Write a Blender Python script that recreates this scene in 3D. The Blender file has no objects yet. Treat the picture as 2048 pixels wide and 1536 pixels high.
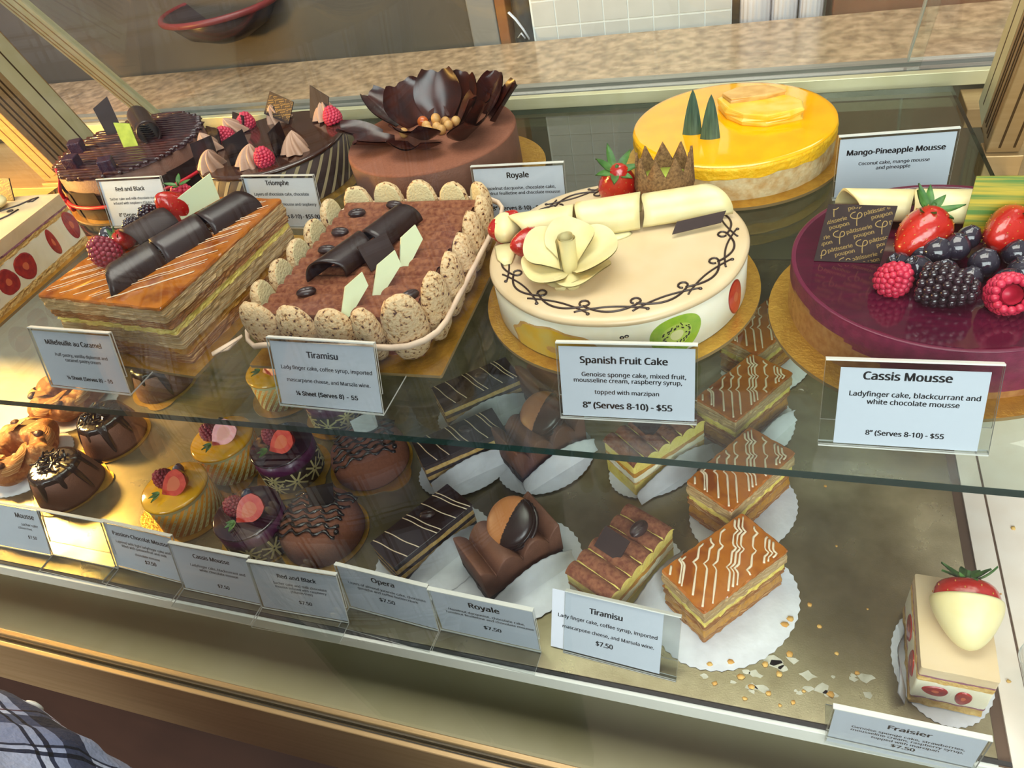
import bpy, math, random
from mathutils import Vector, Matrix, noise, Euler

SC = bpy.context.scene
COL = SC.collection
S = 0.01                      # every length below is written in centimetres
PI = math.pi
random.seed(7)

# ---------------------------------------------------------------- camera
# origin: the upper glass shelf is z = 0, x runs along the case, y runs away from the customer
cam_d = bpy.data.cameras.new('camera')
cam = bpy.data.objects.new('camera', cam_d)
COL.objects.link(cam)
cam_d.sensor_width = 36.0
cam_d.lens = 1458.6 / 2048 * 36.0
cam_d.clip_start = 0.01
_a, _b, _c = (math.radians(v) for v in (-25.1016, 41.1336, 13.1075))
_f = Vector((math.sin(_a) * math.cos(_b), math.cos(_a) * math.cos(_b), -math.sin(_b)))
_r = Vector((math.cos(_a), -math.sin(_a), 0))
_d = _f.cross(_r)
_r2 = _r * math.cos(_c) + _d * math.sin(_c)
_d2 = -_r * math.sin(_c) + _d * math.cos(_c)
_m = Matrix((_r2, -_d2, -_f)).transposed().to_4x4()
_m.translation = Vector((0, 0, 35 * S))
cam.matrix_world = _m
SC.camera = cam

# ---------------------------------------------------------------- light
SC.view_settings.view_transform = 'Standard'
SC.view_settings.look = 'None'
SC.view_settings.gamma = 1.0
SC.view_settings.use_curve_mapping = False
SC.view_settings.exposure = 0.0
SC.cycles.max_bounces = 14
SC.cycles.transparent_max_bounces = 24
SC.cycles.glossy_bounces = 4
SC.cycles.transmission_bounces = 8
SC.cycles.use_denoising = True
SC.cycles.sample_clamp_indirect = 4.0
SC.cycles.caustics_reflective = False
SC.cycles.caustics_refractive = False

w = bpy.data.worlds.new('room_ambience')
SC.world = w
w.use_nodes = True
nt = w.node_tree
bg = nt.nodes['Background']
tc = nt.nodes.new('ShaderNodeTexCoord')
sx = nt.nodes.new('ShaderNodeSeparateXYZ')
rp = nt.nodes.new('ShaderNodeValToRGB')
nt.links.new(tc.outputs['Generated'], sx.inputs[0])
nt.links.new(sx.outputs['Z'], rp.inputs[0])
rp.color_ramp.elements[0].position = 0.0
rp.color_ramp.elements[0].color = (0.10, 0.085, 0.07, 1)
rp.color_ramp.elements[1].position = 0.7
rp.color_ramp.elements[1].color = (0.55, 0.56, 0.58, 1)
nt.links.new(rp.outputs[0], bg.inputs[0])
bg.inputs[1].default_value = 1.0


def area(name, loc, target, sx_, sy_, power, col):
    l = bpy.data.lights.new(name, 'AREA')
    l.shape = 'RECTANGLE'
    l.size, l.size_y = sx_ * S, sy_ * S
    l.energy = power
    l.color = col
    o = bpy.data.objects.new(name, l)
    COL.objects.link(o)
    o.location = Vector(loc) * S
    o.rotation_euler = (Vector(target) - Vector(loc)).to_track_quat('-Z', 'Y').to_euler()
    return o


# daylight through the shop window on the customers' side, the ceiling lights, the warm lamps in the case
area('shop_window_daylight', (10, -250, 160), (-25, 40, -5), 480, 180, 270, (0.90, 0.95, 1.0))
area('ceiling_light', (-20, 60, 190), (-20, 55, 0), 170, 110, 46, (1.0, 0.95, 0.88))
area('kitchen_light', (60, 260, 170), (0, 60, 0), 140, 70, 17, (1.0, 0.95, 0.9))


def spot(name, loc, target, power, col, size=70, rad=2.5):
    l = bpy.data.lights.new(name, 'SPOT')
    l.energy = power
    l.color = col
    l.spot_size = math.radians(size)
    l.spot_blend = 0.8
    l.shadow_soft_size = rad * S
    o = bpy.data.objects.new(name, l)
    COL.objects.link(o)
    o.location = Vector(loc) * S
    o.rotation_euler = (Vector(target) - Vector(loc)).to_track_quat('-Z', 'Y').to_euler()
    return o


spot('case_lamp', (-112, 47, 15), (-92, 52, -14), 34, (1.0, 0.56, 0.14), 172, 3.5)
spot('under_shelf_lamp', (-93.5, 40, -2.5), (-62, 38, -20), 4.5, (1.0, 0.68, 0.32), 150, 2.5)


# ---------------------------------------------------------------- materials
def lin(h):
    h = h.lstrip('#')
    o = []
    for i in (0, 2, 4):
        c = int(h[i:i + 2], 16) / 255
        o.append(c / 12.92 if c <= 0.04045 else ((c + 0.055) / 1.055) ** 2.4)
    return (*o, 1.0)


def M(name, c1, c2=None, scale=100, detail=3, rough=0.5, metal=0.0, bump=0.0, bscale=None, stretch=(1, 1, 1),
      lo=0.35, hi=0.65, sss=0.0, coat=0.0, spec=0.5, vor=False, c3=None, bvor=False, rvar=0.0, sub=None):
    m = bpy.data.materials.new(name)
    m.use_nodes = True
    t = m.node_tree
    b = t.nodes['Principled BSDF']
    b.inputs['Base Color'].default_value = lin(c1)
    b.inputs['Roughness'].default_value = rough
    b.inputs['Metallic'].default_value = metal
    b.inputs['Specular IOR Level'].default_value = spec
    b.inputs['Coat Weight'].default_value = coat
    b.inputs['Coat Roughness'].default_value = 0.08
    if sss:
        b.inputs['Subsurface Weight'].default_value = sss
        b.inputs['Subsurface Radius'].default_value = sub or (1.0, 0.7, 0.45)
        b.inputs['Subsurface Scale'].default_value = 0.004
    if c2 or bump or rvar:
        co = t.nodes.new('ShaderNodeTexCoord')
        mp = t.nodes.new('ShaderNodeMapping')
        mp.inputs['Scale'].default_value = stretch
        t.links.new(co.outputs['Object'], mp.inputs[0])

        def tex(v, s):
            if v:
                n = t.nodes.new('ShaderNodeTexVoronoi')
                n.inputs['Scale'].default_value = s
                t.links.new(mp.outputs[0], n.inputs['Vector'])
                return n.outputs['Distance']
            n = t.nodes.new('ShaderNodeTexNoise')
            n.inputs['Scale'].default_value = s
            n.inputs['Detail'].default_value = detail
            t.links.new(mp.outputs[0], n.inputs['Vector'])
            return n.outputs[0]
        f = tex(vor, scale)
        if c2:
            r = t.nodes.new('ShaderNodeValToRGB')
            r.color_ramp.elements[0].position = lo
            r.color_ramp.elements[1].position = hi
            r.color_ramp.elements[0].color = lin(c1)
            r.color_ramp.elements[1].color = lin(c2)
            if c3:
                e = r.color_ramp.elements.new((lo + hi) / 2)
                e.color = lin(c3)
            t.links.new(f, r.inputs[0])
            t.links.new(r.outputs[0], b.inputs['Base Color'])
        if rvar:
            mr = t.nodes.new('ShaderNodeMapRange')
            mr.inputs['To Min'].default_value = max(0.02, rough - rvar)
            mr.inputs['To Max'].default_value = min(1, rough + rvar)
            t.links.new(f, mr.inputs[0])
            t.links.new(mr.outputs[0], b.inputs['Roughness'])
        if bump:
            bf = f if (bscale is None and bvor == vor) else tex(bvor, bscale or scale)
            bn = t.nodes.new('ShaderNodeBump')
            bn.inputs['Strength'].default_value = min(1, abs(bump))
            bn.inputs['Distance'].default_value = 0.0025
            bn.invert = bump < 0
            t.links.new(bf, bn.inputs['Height'])
            t.links.new(bn.outputs[0], b.inputs['Normal'])
    return m


def glass(name, tint='ffffff', ior=1.5, rough=0.0, refl=1.0, haze=0.0):
    """thin sheet glass: lets light through, mirrors by Fresnel"""
    m = bpy.data.materials.new(name)
    m.use_nodes = True
    t = m.node_tree
    t.nodes.clear()
    out = t.nodes.new('ShaderNodeOutputMaterial')
    tr = t.nodes.new('ShaderNodeBsdfTransparent')
    tr.inputs[0].default_value = lin(tint)
    gl = t.nodes.new('ShaderNodeBsdfGlossy')
    gl.inputs['Roughness'].default_value = rough
    fr = t.nodes.new('ShaderNodeFresnel')
    ge = t.nodes.new('ShaderNodeNewGeometry')
    io = t.nodes.new('ShaderNodeMapRange')          # both faces of the sheet mirror alike
    io.inputs['To Min'].default_value = ior
    io.inputs['To Max'].default_value = 1 / ior
    t.links.new(ge.outputs['Backfacing'], io.inputs[0])
    t.links.new(io.outputs[0], fr.inputs[0])
    mu = t.nodes.new('ShaderNodeMath')
    mu.operation = 'MULTIPLY'
    mu.inputs[1].default_value = refl
    mx = t.nodes.new('ShaderNodeMixShader')
    t.links.new(fr.outputs[0], mu.inputs[0])
    t.links.new(mu.outputs[0], mx.inputs[0])
    last = tr.outputs[0]
    if haze:
        df = t.nodes.new('ShaderNodeBsdfDiffuse')
        df.inputs[0].default_value = (0.8, 0.8, 0.8, 1)
        co = t.nodes.new('ShaderNodeTexCoord')
        mp = t.nodes.new('ShaderNodeMapping')
        mp.inputs['Scale'].default_value = (1, 4, 1)
        nz = t.nodes.new('ShaderNodeTexNoise')
        nz.inputs['Scale'].default_value = 9
        nz.inputs['Detail'].default_value = 6
        t.links.new(co.outputs['Object'], mp.inputs[0])
        t.links.new(mp.outputs[0], nz.inputs['Vector'])
        mr = t.nodes.new('ShaderNodeMapRange')
        mr.inputs['From Min'].default_value = 0.4
        mr.inputs['From Max'].default_value = 0.75
        mr.inputs['To Min'].default_value = haze * 0.4
        mr.inputs['To Max'].default_value = haze * 1.6
        t.links.new(nz.outputs[0], mr.inputs[0])
        m2 = t.nodes.new('ShaderNodeMixShader')
        t.links.new(mr.outputs[0], m2.inputs[0])
        t.links.new(tr.outputs[0], m2.inputs[1])
        t.links.new(df.outputs[0], m2.inputs[2])
        last = m2.outputs[0]
    t.links.new(last, mx.inputs[1])
    t.links.new(gl.outputs[0], mx.inputs[2])
    t.links.new(mx.outputs[0], out.inputs[0])
    return m


MT = {}
MT['gold_alu'] = M('gold_anodised', 'b3956a', 'a88a5e', 30, rough=0.36, metal=0.5, stretch=(0.3, 6, 6))
MT['gold_dark'] = M('gold_groove', '4a3416', rough=0.5, metal=0.4)
MT['gold_pale'] = M('pale_anodised', 'd3cda6', 'cac398', 30, rough=0.4, metal=0.3)
MT['track'] = M('grey_track', '98958c', 'aaa79d', 60, rough=0.45, metal=0.6, stretch=(0.2, 4, 4))
MT['track_dark'] = M('dark_track', '45433d', rough=0.6, metal=0.3)
MT['tray'] = M('worn_steel', '9d9276', '82775b', 26, detail=8, rough=0.3, metal=0.8, bump=0.05, bscale=900, rvar=0.1)
MT['tray_edge'] = M('tray_edge', '6a6052', rough=0.4, metal=0.6)
MT['white_deck'] = M('white_laminate', 'e8dccd', 'e2d3c2', 40, rough=0.35)
MT['seam'] = M('seam_brown', '5a4330', rough=0.7)
MT['cream_enamel'] = M('cream_enamel', 'd6d0a4', 'cdc696', 15, rough=0.35)
MT['olive_panel'] = M('olive_panel', '76705a', '6a644e', 12, rough=0.4, metal=0.3)
MT['trim_white'] = M('white_trim', 'dcdcd2', rough=0.4)
MT['black_gap'] = M('black_gasket', '22211f', rough=0.7)
MT['base_brown'] = M('brown_base', '331d14', '2a1710', 20, rough=0.18, coat=0.5)
MT['granite'] = M('granite', '7d6650', 'bd9f80', 70, detail=9, rough=0.18, c3='a08468', lo=0.3, hi=0.68)
MT['board_gold'] = M('gold_card', 'd3a544', 'c3943a', 150, rough=0.3, metal=0.8, bump=0.2, bscale=400)
MT['board_edge'] = M('card_edge', '8a7146', rough=0.7)
MT['glass_shelf'] = glass('shelf_glass', 'f1f7f2', refl=1.0)
MT['glass_front'] = glass('front_glass', 'fbfdfb', refl=0.8, haze=0.0)
MT['glass_edge'] = M('green_glass_edge', '16352d', '0f2a22', 40, rough=0.12, spec=0.8, stretch=(0.1, 4, 4))
MT['acryl'] = glass('clear_acrylic', 'f6f8f8', ior=1.45, refl=0.9)
MT['acryl_edge'] = M('acrylic_edge', 'd9d9d0', rough=0.2)
MT['paper'] = M('white_card', 'dcdfe9', rough=0.75)
MT['ink'] = M('black_ink', '17171a', rough=0.8)
MT['liner'] = M('glassine_paper', 'dfe1e4', 'd2d3d6', 60, rough=0.6, bump=0.15, bscale=120, sss=0.1)
MT['choc'] = M('dark_chocolate', '30201d', '291a17', 60, rough=0.3, spec=0.5)
MT['choc_matt'] = M('dark_chocolate_matt', '2b1b18', '33231f', 80, rough=0.55, spec=0.35)
MT['choc_black'] = M('chocolate_glaze', '1d1210', rough=0.22, coat=0.3)
MT['choc_glaze'] = M('brown_glaze', '3a1f12', rough=0.16, coat=0.4)
MT['choc_red'] = M('tempered_petal', '40190e', '2c1513', 60, rough=0.24, sss=0.1)
MT['milk'] = M('milk_mousse', '6f4837', '664232', 90, rough=0.65, bump=0.2, bscale=500)
MT['milk_spray'] = M('cocoa_velvet', '855039', '7b4832', 400, rough=0.85, bump=0.25, bscale=900)
MT['milk_cream'] = M('milk_chocolate_cream', 'b08a72', rough=0.5, sss=0.1)
MT['white_choc'] = M('white_chocolate', 'e2d6a4', 'dccd94', 60, rough=0.38, sss=0.15)
MT['green_choc'] = M('mint_white_chocolate', 'd8e3bd', rough=0.4, sss=0.1)
MT['marzipan'] = M('ivory_marzipan', 'd6bf9a', 'ceb48b', 25, rough=0.32, sss=0.15)
MT['cream'] = M('mousseline', 'efe9d2', 'e8dfbf', 40, rough=0.4, sss=0.2)
MT['sponge'] = M('sponge', 'd8b671', 'c39a52', 220, rough=0.85, bump=0.5, bscale=600)
MT['sponge_pink'] = M('syrup_line', '9c6a72', '7f4a5a', 300, rough=0.6, bump=0.3, bscale=500)
MT['custard'] = M('vanilla_cream', 'ecd877', 'e3c95f', 150, rough=0.5, bump=0.3, bscale=300, sss=0.15)
MT['caramel_cream'] = M('caramel_cream', 'c08a34', 'b37c28', 150, rough=0.5, bump=0.3, bscale=300, sss=0.1)
MT['puff'] = M('puff_pastry', 'dcbf92', 'a8763e', 150, detail=6, rough=0.75, bump=0.9, bscale=230, stretch=(0.22, 0.22, 6), c3='cba870', lo=0.33, hi=0.72)
MT['puff_brown'] = M('baked_pastry', 'b37a3c', 'd2a56c', 150, detail=6, rough=0.75, bump=0.9, bscale=230, stretch=(0.22, 0.22, 6), c3='96591f')
MT['caramel'] = M('caramel_glaze', 'a2560f', '8a430a', 40, rough=0.13, coat=0.6, c3='b0661a')
MT['fondant'] = M('fondant_line', 'e8d3b4', rough=0.35)
MT['pastry_ring'] = M('choux_pastry', '9c5f27', 'c79a60', 90, detail=8, rough=0.7, bump=0.7, bscale=140, c3='8c501c')
MT['raisin'] = M('raisin', '4d2618', '3a1a10', 150, rough=0.4, bump=0.5, bscale=300)
MT['cocoa'] = M('cocoa_powder', '6b3620', '8d583a', 260, rough=0.95, bump=0.3, bscale=1200)
MT['ladyfinger'] = M('ladyfinger', 'dbbd90', '4a2418', 330, detail=5, rough=0.9, bump=0.7, bscale=420, lo=0.50, hi=0.66, c3='cda26e')
MT['ladyfinger_in'] = M('ladyfinger_inside', 'e0cf9d', rough=0.85, bump=0.5, bscale=500)
MT['bean'] = M('coffee_bean_chocolate', '2b1a18', '3b2826', 120, rough=0.3)
MT['raffia'] = M('raffia', 'dcc0a4', rough=0.6)
MT['red_ribbon'] = M('red_raffia', 'c81c2c', rough=0.4)
MT['strawberry'] = M('strawberry', 'a5120b', 'b92615', 60, rough=0.22, coat=0.5, sss=0.1, bump=-0.1, bscale=330, bvor=True, sub=(1, .2, .1))
MT['straw_cut'] = M('strawberry_flesh', 'c41c14', 'd84a34', 130, rough=0.3, sss=0.1, coat=0.3)
MT['straw_slice'] = M('strawberry_slice', 'b02a22', '8a1620', 160, rough=0.3, coat=0.4)
MT['straw_heart'] = M('strawberry_heart', 'd46a44', rough=0.3)
MT['seed'] = M('strawberry_seed', 'b97a2a', rough=0.5)
MT['raspberry'] = M('raspberry', 'b51e3c', 'c9354f', 90, rough=0.4, sss=0.1, sub=(1, .2, .2))
MT['raspberry_dark'] = M('glazed_raspberry', '8f1630', '7c1028', 90, rough=0.4, sss=0.08, sub=(1, .2, .2))
MT['blackberry'] = M('blackberry', '20131a', '2e1a24', 90, rough=0.16, coat=0.5)
MT['blueberry'] = M('blueberry', '2a3048', '3d4866', 70, rough=0.35)
MT['blueberry_dark'] = M('glazed_blueberry', '1f1b26', '2e2a36', 60, rough=0.12, coat=0.6)
MT['leaf'] = M('strawberry_leaf', '2f5a22', '4d7a35', 130, rough=0.5)
MT['leaf_dry'] = M('dry_leaf', '7d8f5a', '5d7440', 130, rough=0.6)
MT['pine_leaf'] = M('pineapple_leaf', '2d4a40', '4a6a58', 60, rough=0.35, stretch=(8, 8, 0.5))
MT['pine'] = M('pineapple', 'f0b820', 'e8c860', 60, rough=0.3, sss=0.2, coat=0.3)
MT['pine_pale'] = M('pineapple_pale', 'e2b36a', 'cf9a50', 90, rough=0.45, sss=0.15)
MT['mango_glaze'] = M('mango_glaze', 'fab400', 'f5a600', 30, rough=0.08, coat=0.5, sss=0.1, bump=0.06, bscale=60)
MT['mango_side'] = M('mango_mousse', 'f5b400', 'fbc524', 120, rough=0.5, bump=0.5, bscale=300, sss=0.1)
MT['coconut'] = M('coconut_mousse', 'e6cf9f', 'cfa468', 110, detail=6, rough=0.6, bump=0.4, bscale=250, sss=0.1)
MT['kiwi_skin'] = M('kiwi_skin', '9a7448', '6f4f2c', 500, rough=0.9, bump=0.7, bscale=1400)
MT['kiwi_green'] = M('kiwi_flesh', 'a2c233', '8cb422', 160, rough=0.25, sss=0.15, coat=0.3)
MT['kiwi_light'] = M('kiwi_inner', 'bdd05a', rough=0.25, sss=0.1, coat=0.3)
MT['kiwi_core'] = M('kiwi_core', 'e6e4a0', rough=0.3, coat=0.3)
MT['black_seed'] = M('kiwi_seed', '15120f', rough=0.3)
MT['cassis_glaze'] = M('cassis_glaze', '4b0d26', '3c0a20', 60, detail=6, rough=0.1, coat=0.5, stretch=(1, 5, 1))
MT['cassis_side'] = M('cassis_mousse', '7d2746', '6a1e3c', 180, rough=0.4, bump=0.15, bscale=600, coat=0.2)
MT['cassis_rim'] = M('cassis_rim', '5e1230', rough=0.35)
MT['purple'] = M('blackcurrant_mousse', '5a1a48', '4c143e', 120, rough=0.35, coat=0.2)
MT['purple_dark'] = M('blackcurrant_glaze', '2a0c20', rough=0.1, coat=0.5)
MT['passion_top'] = M('passion_glaze', 'eeb01a', 'e6a40e', 60, rough=0.1, coat=0.5, sss=0.15)
MT['passion_side'] = M('passion_joconde', 'ee9f10', 'e89406', 90, rough=0.4)
MT['pale_stripe'] = M('pale_joconde', 'ecdf9e', rough=0.5)
MT['tan_stripe'] = M('tan_joconde', 'b5a37c', rough=0.6)
MT['dark_joconde'] = M('dark_joconde', '35241f', '40302a', 100, rough=0.6)
MT['gold_ink'] = M('gold_ink', 'a98a52', rough=0.4, metal=0.3)
MT['jelly'] = M('berry_jelly', '3a1020', '241030', 200, rough=0.3, bump=0.4, bscale=700)
MT['lime_choc'] = M('lime_chocolate', '9fb84a', '87a03a', 100, rough=0.4)
MT['yellow_green'] = M('brushed_yellow_green', 'b39a00', '3f6e04', 60, detail=5, rough=0.5, stretch=(0.15, 1, 6), lo=0.42, hi=0.62)
MT['rb_top'] = M('raspberry_comb_glaze', '2a1417', '3c1c1c', 90, detail=5, rough=0.18, coat=0.4)
MT['hazel'] = M('hazelnut', 'd2a566', 'b98648', 120, rough=0.45)
MT['caramel_nut'] = M('caramelised_hazelnut', 'b8581c', rough=0.2, coat=0.4)
MT['macaron'] = M('macaron_shell', 'b5794a', 'a96c3e', 60, rough=0.4)
MT['macaron_foot'] = M('macaron_foot', '8f5f3c', '6d4228', 260, rough=0.8, bump=0.8, bscale=600)
MT['crumb'] = M('crumb', 'dcb567', 'c99243', 200, rough=0.8)
MT['tape'] = M('tape_residue', 'c8c6b4', 'a9a690', 90, rough=0.6)
MT['tile'] = M('white_tile', 'd3cfcc', 'cbc7c4', 30, rough=0.35)
MT['grout'] = M('grout', 'efefee', rough=0.7)
MT['wall'] = M('brown_grey_panel', '64574b', '594d43', 6, rough=0.6)
MT['cup'] = M('white_ribbed_cup', 'd9d1d4', rough=0.45)
MT['brown_box'] = M('brown_box', '8a5a40', '7d5038', 30, rough=0.6)
MT['grey_strip'] = M('grey_strip', '8a8480', rough=0.5)
MT['orange_wood'] = M('orange_wood', '9a6238', '8a5530', 30, rough=0.5, stretch=(1, 1, 0.2))
MT['black_bag'] = M('black_bag', '3f3a3c', '54504f', 30, rough=0.25)
MT['bag_white'] = M('bag_highlight', 'd5d6e2', rough=0.4)  # white of the highlights painted on the bag
MT['dark_bowl'] = M('dark_bowl', '3a2f30', rough=0.3)
MT['red_rim'] = M('red_rim', '7a2f30', rough=0.4)
MT['floor'] = M('brown_floor', '4a3020', '3a2416', 5, rough=0.4)


# ---------------------------------------------------------------- geometry
def nz(x, y, z, f=1.0):
    return noise.noise(Vector((x * f, y * f, z * f)))


class G:
    """collects vertices and faces of ONE mesh object (centimetres)"""

    def __init__(s):
        s.v, s.f, s.m, s.sm = [], [], [], []
        s.T = None

    def add(s, vs, fs, mi=0, sm=True, T=None):
        b = len(s.v)
        T = T if T is not None else s.T
        for p in vs:
            p = Vector(p)
            s.v.append(tuple(T @ p) if T is not None else tuple(p))
        for f in fs:
            s.f.append([b + i for i in f])
            s.m.append(mi)
            s.sm.append(sm)
        return s

    def grid(s, fn, nu, nv, cu=False, cv=False, mi=0, sm=True, T=None):
        vs = [fn(i / (nu if cu else nu - 1), j / (nv if cv else nv - 1)) for j in range(nv) for i in range(nu)]
        fs = []
        for j in range(nv if cv else nv - 1):
            for i in range(nu if cu else nu - 1):
                a, b2 = i, (i + 1) % nu
                c, d = j, (j + 1) % nv
                fs.append((c * nu + a, c * nu + b2, d * nu + b2, d * nu + a))
        return s.add(vs, fs, mi, sm, T)

    def lathe(s, prof, n=48, mi=0, sm=True, T=None, mis=None, wob=None):
        """profile of (r, z); r = 0 closes an end"""
        vs, fs, ms, rows = [], [], [], []
        for k, (r, z) in enumerate(prof):
            if r <= 1e-6:
                rows.append([len(vs)])
                vs.append((0, 0, z))
            else:
                row = []
                for i in range(n):
                    a = 2 * PI * i / n
                    rr = r * (1 + (wob(a, z) if wob else 0))
                    row.append(len(vs))
                    vs.append((rr * math.cos(a), rr * math.sin(a), z))
                rows.append(row)
        for k in range(len(rows) - 1):
            A, B = rows[k], rows[k + 1]
            m_ = mis[k] if mis else mi
            for i in range(n):
                j = (i + 1) % n
                if len(A) == 1 and len(B) == 1:
                    continue
                if len(A) == 1:
                    fs.append((A[0], B[j], B[i]))
                elif len(B) == 1:
                    fs.append((A[i], A[j], B[0]))
                else:
                    fs.append((A[i], A[j], B[j], B[i]))
                ms.append(m_)
        b = len(s.f)
        s.add(vs, fs, 0, sm, T)
        s.m[b:] = ms
        return s

    def box(s, x0, x1, y0, y1, z0, z1, mi=0, T=None, sm=False):
        vs = [(x0, y0, z0), (x1, y0, z0), (x1, y1, z0), (x0, y1, z0), (x0, y0, z1), (x1, y0, z1), (x1, y1, z1), (x0, y1, z1)]
        fs = [(3, 2, 1, 0), (4, 5, 6, 7), (0, 1, 5, 4), (1, 2, 6, 5), (2, 3, 7, 6), (3, 0, 4, 7)]
        return s.add(vs, fs, mi, sm, T)

    def hexa(s, bot, top, mi=0, mis=None, T=None):
        """eight free corners: four below, four above, both counter-clockwise"""
        fs = [(3, 2, 1, 0), (4, 5, 6, 7), (0, 1, 5, 4), (1, 2, 6, 5), (2, 3, 7, 6), (3, 0, 4, 7)]
        b = len(s.f)
        s.add(list(bot) + list(top), fs, mi, False, T)
        if mis:
            s.m[b:] = mis
        return s

    def prism(s, poly, z0, z1, mi=0, sm=False, T=None, mi_side=None, fan=False):
        n = len(poly)
        vs = [(x, y, z0) for x, y in poly] + [(x, y, z1) for x, y in poly]
        caps = []
        if fan:
            cx = sum(p[0] for p in poly) / n
            cy = sum(p[1] for p in poly) / n
            vs += [(cx, cy, z0), (cx, cy, z1)]
            for i in range(n):
                j = (i + 1) % n
                caps += [(2 * n, j, i), (2 * n + 1, n + i, n + j)]
        else:
            caps = [tuple(range(n - 1, -1, -1)), tuple(range(n, 2 * n))]
        s.add(vs, caps, mi, sm, T)
        b = len(s.v) - len(vs)
        for i in range(n):
            j = (i + 1) % n
            s.f.append([b + i, b + j, b + n + j, b + n + i])
            s.m.append(mi if mi_side is None else mi_side)
            s.sm.append(sm)
        return s

    def tube(s, pts, r=0.1, n=8, closed=False, mi=0, flat=1.0, T=None, up=(0, 0, 1)):
        """round (or flattened) cord along points; r a number or one per point"""
        P = [Vector(p) for p in pts]
        N = len(P)
        U = Vector(up)
        vs = []
        for i, p in enumerate(P):
            a = P[(i - 1) % N] if (closed or i > 0) else p
            c = P[(i + 1) % N] if (closed or i < N - 1) else p
            t = (c - a)
            t = t.normalized() if t.length > 1e-9 else Vector((1, 0, 0))
            x = t.cross(U)
            x = x.normalized() if x.length > 1e-4 else t.orthogonal().normalized()
            y = x.cross(t)
            rr = r[i] if isinstance(r, (list, tuple)) else r
            for k in range(n):
                q = 2 * PI * k / n
                vs.append(p + x * rr * math.cos(q) + y * rr * flat * math.sin(q))
        fs = []
        for i in range(N if closed else N - 1):
            j = (i + 1) % N
            for k in range(n):
                l = (k + 1) % n
                fs.append((i * n + k, i * n + l, j * n + l, j * n + k))
        if not closed:
            fs.append(tuple(range(n - 1, -1, -1)))
            fs.append(tuple((N - 1) * n + k for k in range(n)))
        return s.add(vs, fs, mi, True, T)

    def ball(s, c, r, nu=16, nv=10, mi=0, T=None, fn=None):
        rx, ry, rz = r if isinstance(r, (tuple, list)) else (r, r, r)
        vs = [(0, 0, -1)]
        for j in range(1, nv):
            ph = -PI / 2 + PI * j / nv
            for i in range(nu):
                a = 2 * PI * i / nu
                vs.append((math.cos(ph) * math.cos(a), math.cos(ph) * math.sin(a), math.sin(ph)))
        vs.append((0, 0, 1))
        fs = []
        for i in range(nu):
            j = (i + 1) % nu
            fs.append((0, 1 + j, 1 + i))
            fs.append((len(vs) - 1, 1 + (nv - 2) * nu + i, 1 + (nv - 2) * nu + j))
            for k in range(nv - 2):
                fs.append((1 + k * nu + i, 1 + k * nu + j, 1 + (k + 1) * nu + j, 1 + (k + 1) * nu + i))
        o = []
        for p in vs:
            k = fn(*p) if fn else 1.0
            o.append((c[0] + p[0] * rx * k, c[1] + p[1] * ry * k, c[2] + p[2] * rz * k))
        return s.add(o, fs, mi, True, T)

    def slab(s, out, z0, z1, rings=4, amp=0.0, fr=1.0, seed=0, mi=0, mi_top=None, T=None, zamp=0.0, inset=0.0, sm=False, top_amp=0.0):
        """a layer with an uneven side: outline counter-clockwise"""
        n = len(out)
        cx = sum(p[0] for p in out) / n
        cy = sum(p[1] for p in out) / n
        vs, fs, ms = [], [], []
        for k in range(rings + 1):
            u = k / rings
            for (x, y) in out:
                d = math.hypot(x - cx, y - cy) or 1
                q = amp * nz(x + seed, y, (z0 + (z1 - z0) * u) * 4 + seed, fr)
                if k in (0, rings):
                    q -= inset
                vs.append((x + (x - cx) / d * q, y + (y - cy) / d * q, z0 + (z1 - z0) * u + zamp * nz(x, y + seed, 0, 0.7 * fr)))
        for k in range(rings):
            for i in range(n):
                j = (i + 1) % n
                fs.append((k * n + i, k * n + j, (k + 1) * n + j, (k + 1) * n + i))
                ms.append(mi)
        vs += [(cx, cy, z0), (cx, cy, z1)]
        for i in range(n):
            j = (i + 1) % n
            fs.append((len(vs) - 2, j, i))
            ms.append(mi)
            fs.append((len(vs) - 1, rings * n + i, rings * n + j))
            ms.append(mi if mi_top is None else mi_top)
        b = len(s.f)
        s.add(vs, fs, 0, sm, T)
        s.m[b:] = ms
        return s

    def make(s, name, mats, parent=None, loc=None, rot=None, bevel=0.0, sub=0, seg=2):
        me = bpy.data.meshes.new(name)
        me.from_pydata([(x * S, y * S, z * S) for x, y, z in s.v], [], s.f)
        for m_ in (mats if isinstance(mats, (list, tuple)) else [mats]):
            me.materials.append(MT[m_] if isinstance(m_, str) else m_)
        me.polygons.foreach_set('material_index', s.m)
        me.polygons.foreach_set('use_smooth', s.sm)
        me.update()
        o = bpy.data.objects.new(name, me)
        COL.objects.link(o)
        if parent is not None:
            o.parent = parent
        if loc:
            o.location = Vector(loc) * S
        if rot:
            o.rotation_euler = rot
        if bevel:
            b = o.modifiers.new('bevel', 'BEVEL')
            b.width = bevel * S
            b.segments = seg
            b.limit_method = 'ANGLE'
            b.angle_limit = math.radians(40)
        if sub:
            b = o.modifiers.new('subdivision', 'SUBSURF')
            b.levels = b.render_levels = sub
        return o


def TR(loc=(0, 0, 0), rot=(0, 0, 0), sc=1.0):
    m = Matrix.Translation(Vector(loc)) @ Euler(rot).to_matrix().to_4x4()
    if sc != 1.0:
        m = m @ (Matrix.Diagonal((*((sc,) * 3 if not isinstance(sc, (tuple, list)) else sc), 1)))
    return m


def thing(name, label, cat, loc=(0, 0, 0), rz=0.0, group=None):
    o = bpy.data.objects.new(name, None)
    COL.objects.link(o)
    o.empty_display_size = 0.02
    o.location = Vector(loc) * S
    o.rotation_euler = (0, 0, math.radians(rz))
    return tag(o, label, cat, group)


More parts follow.
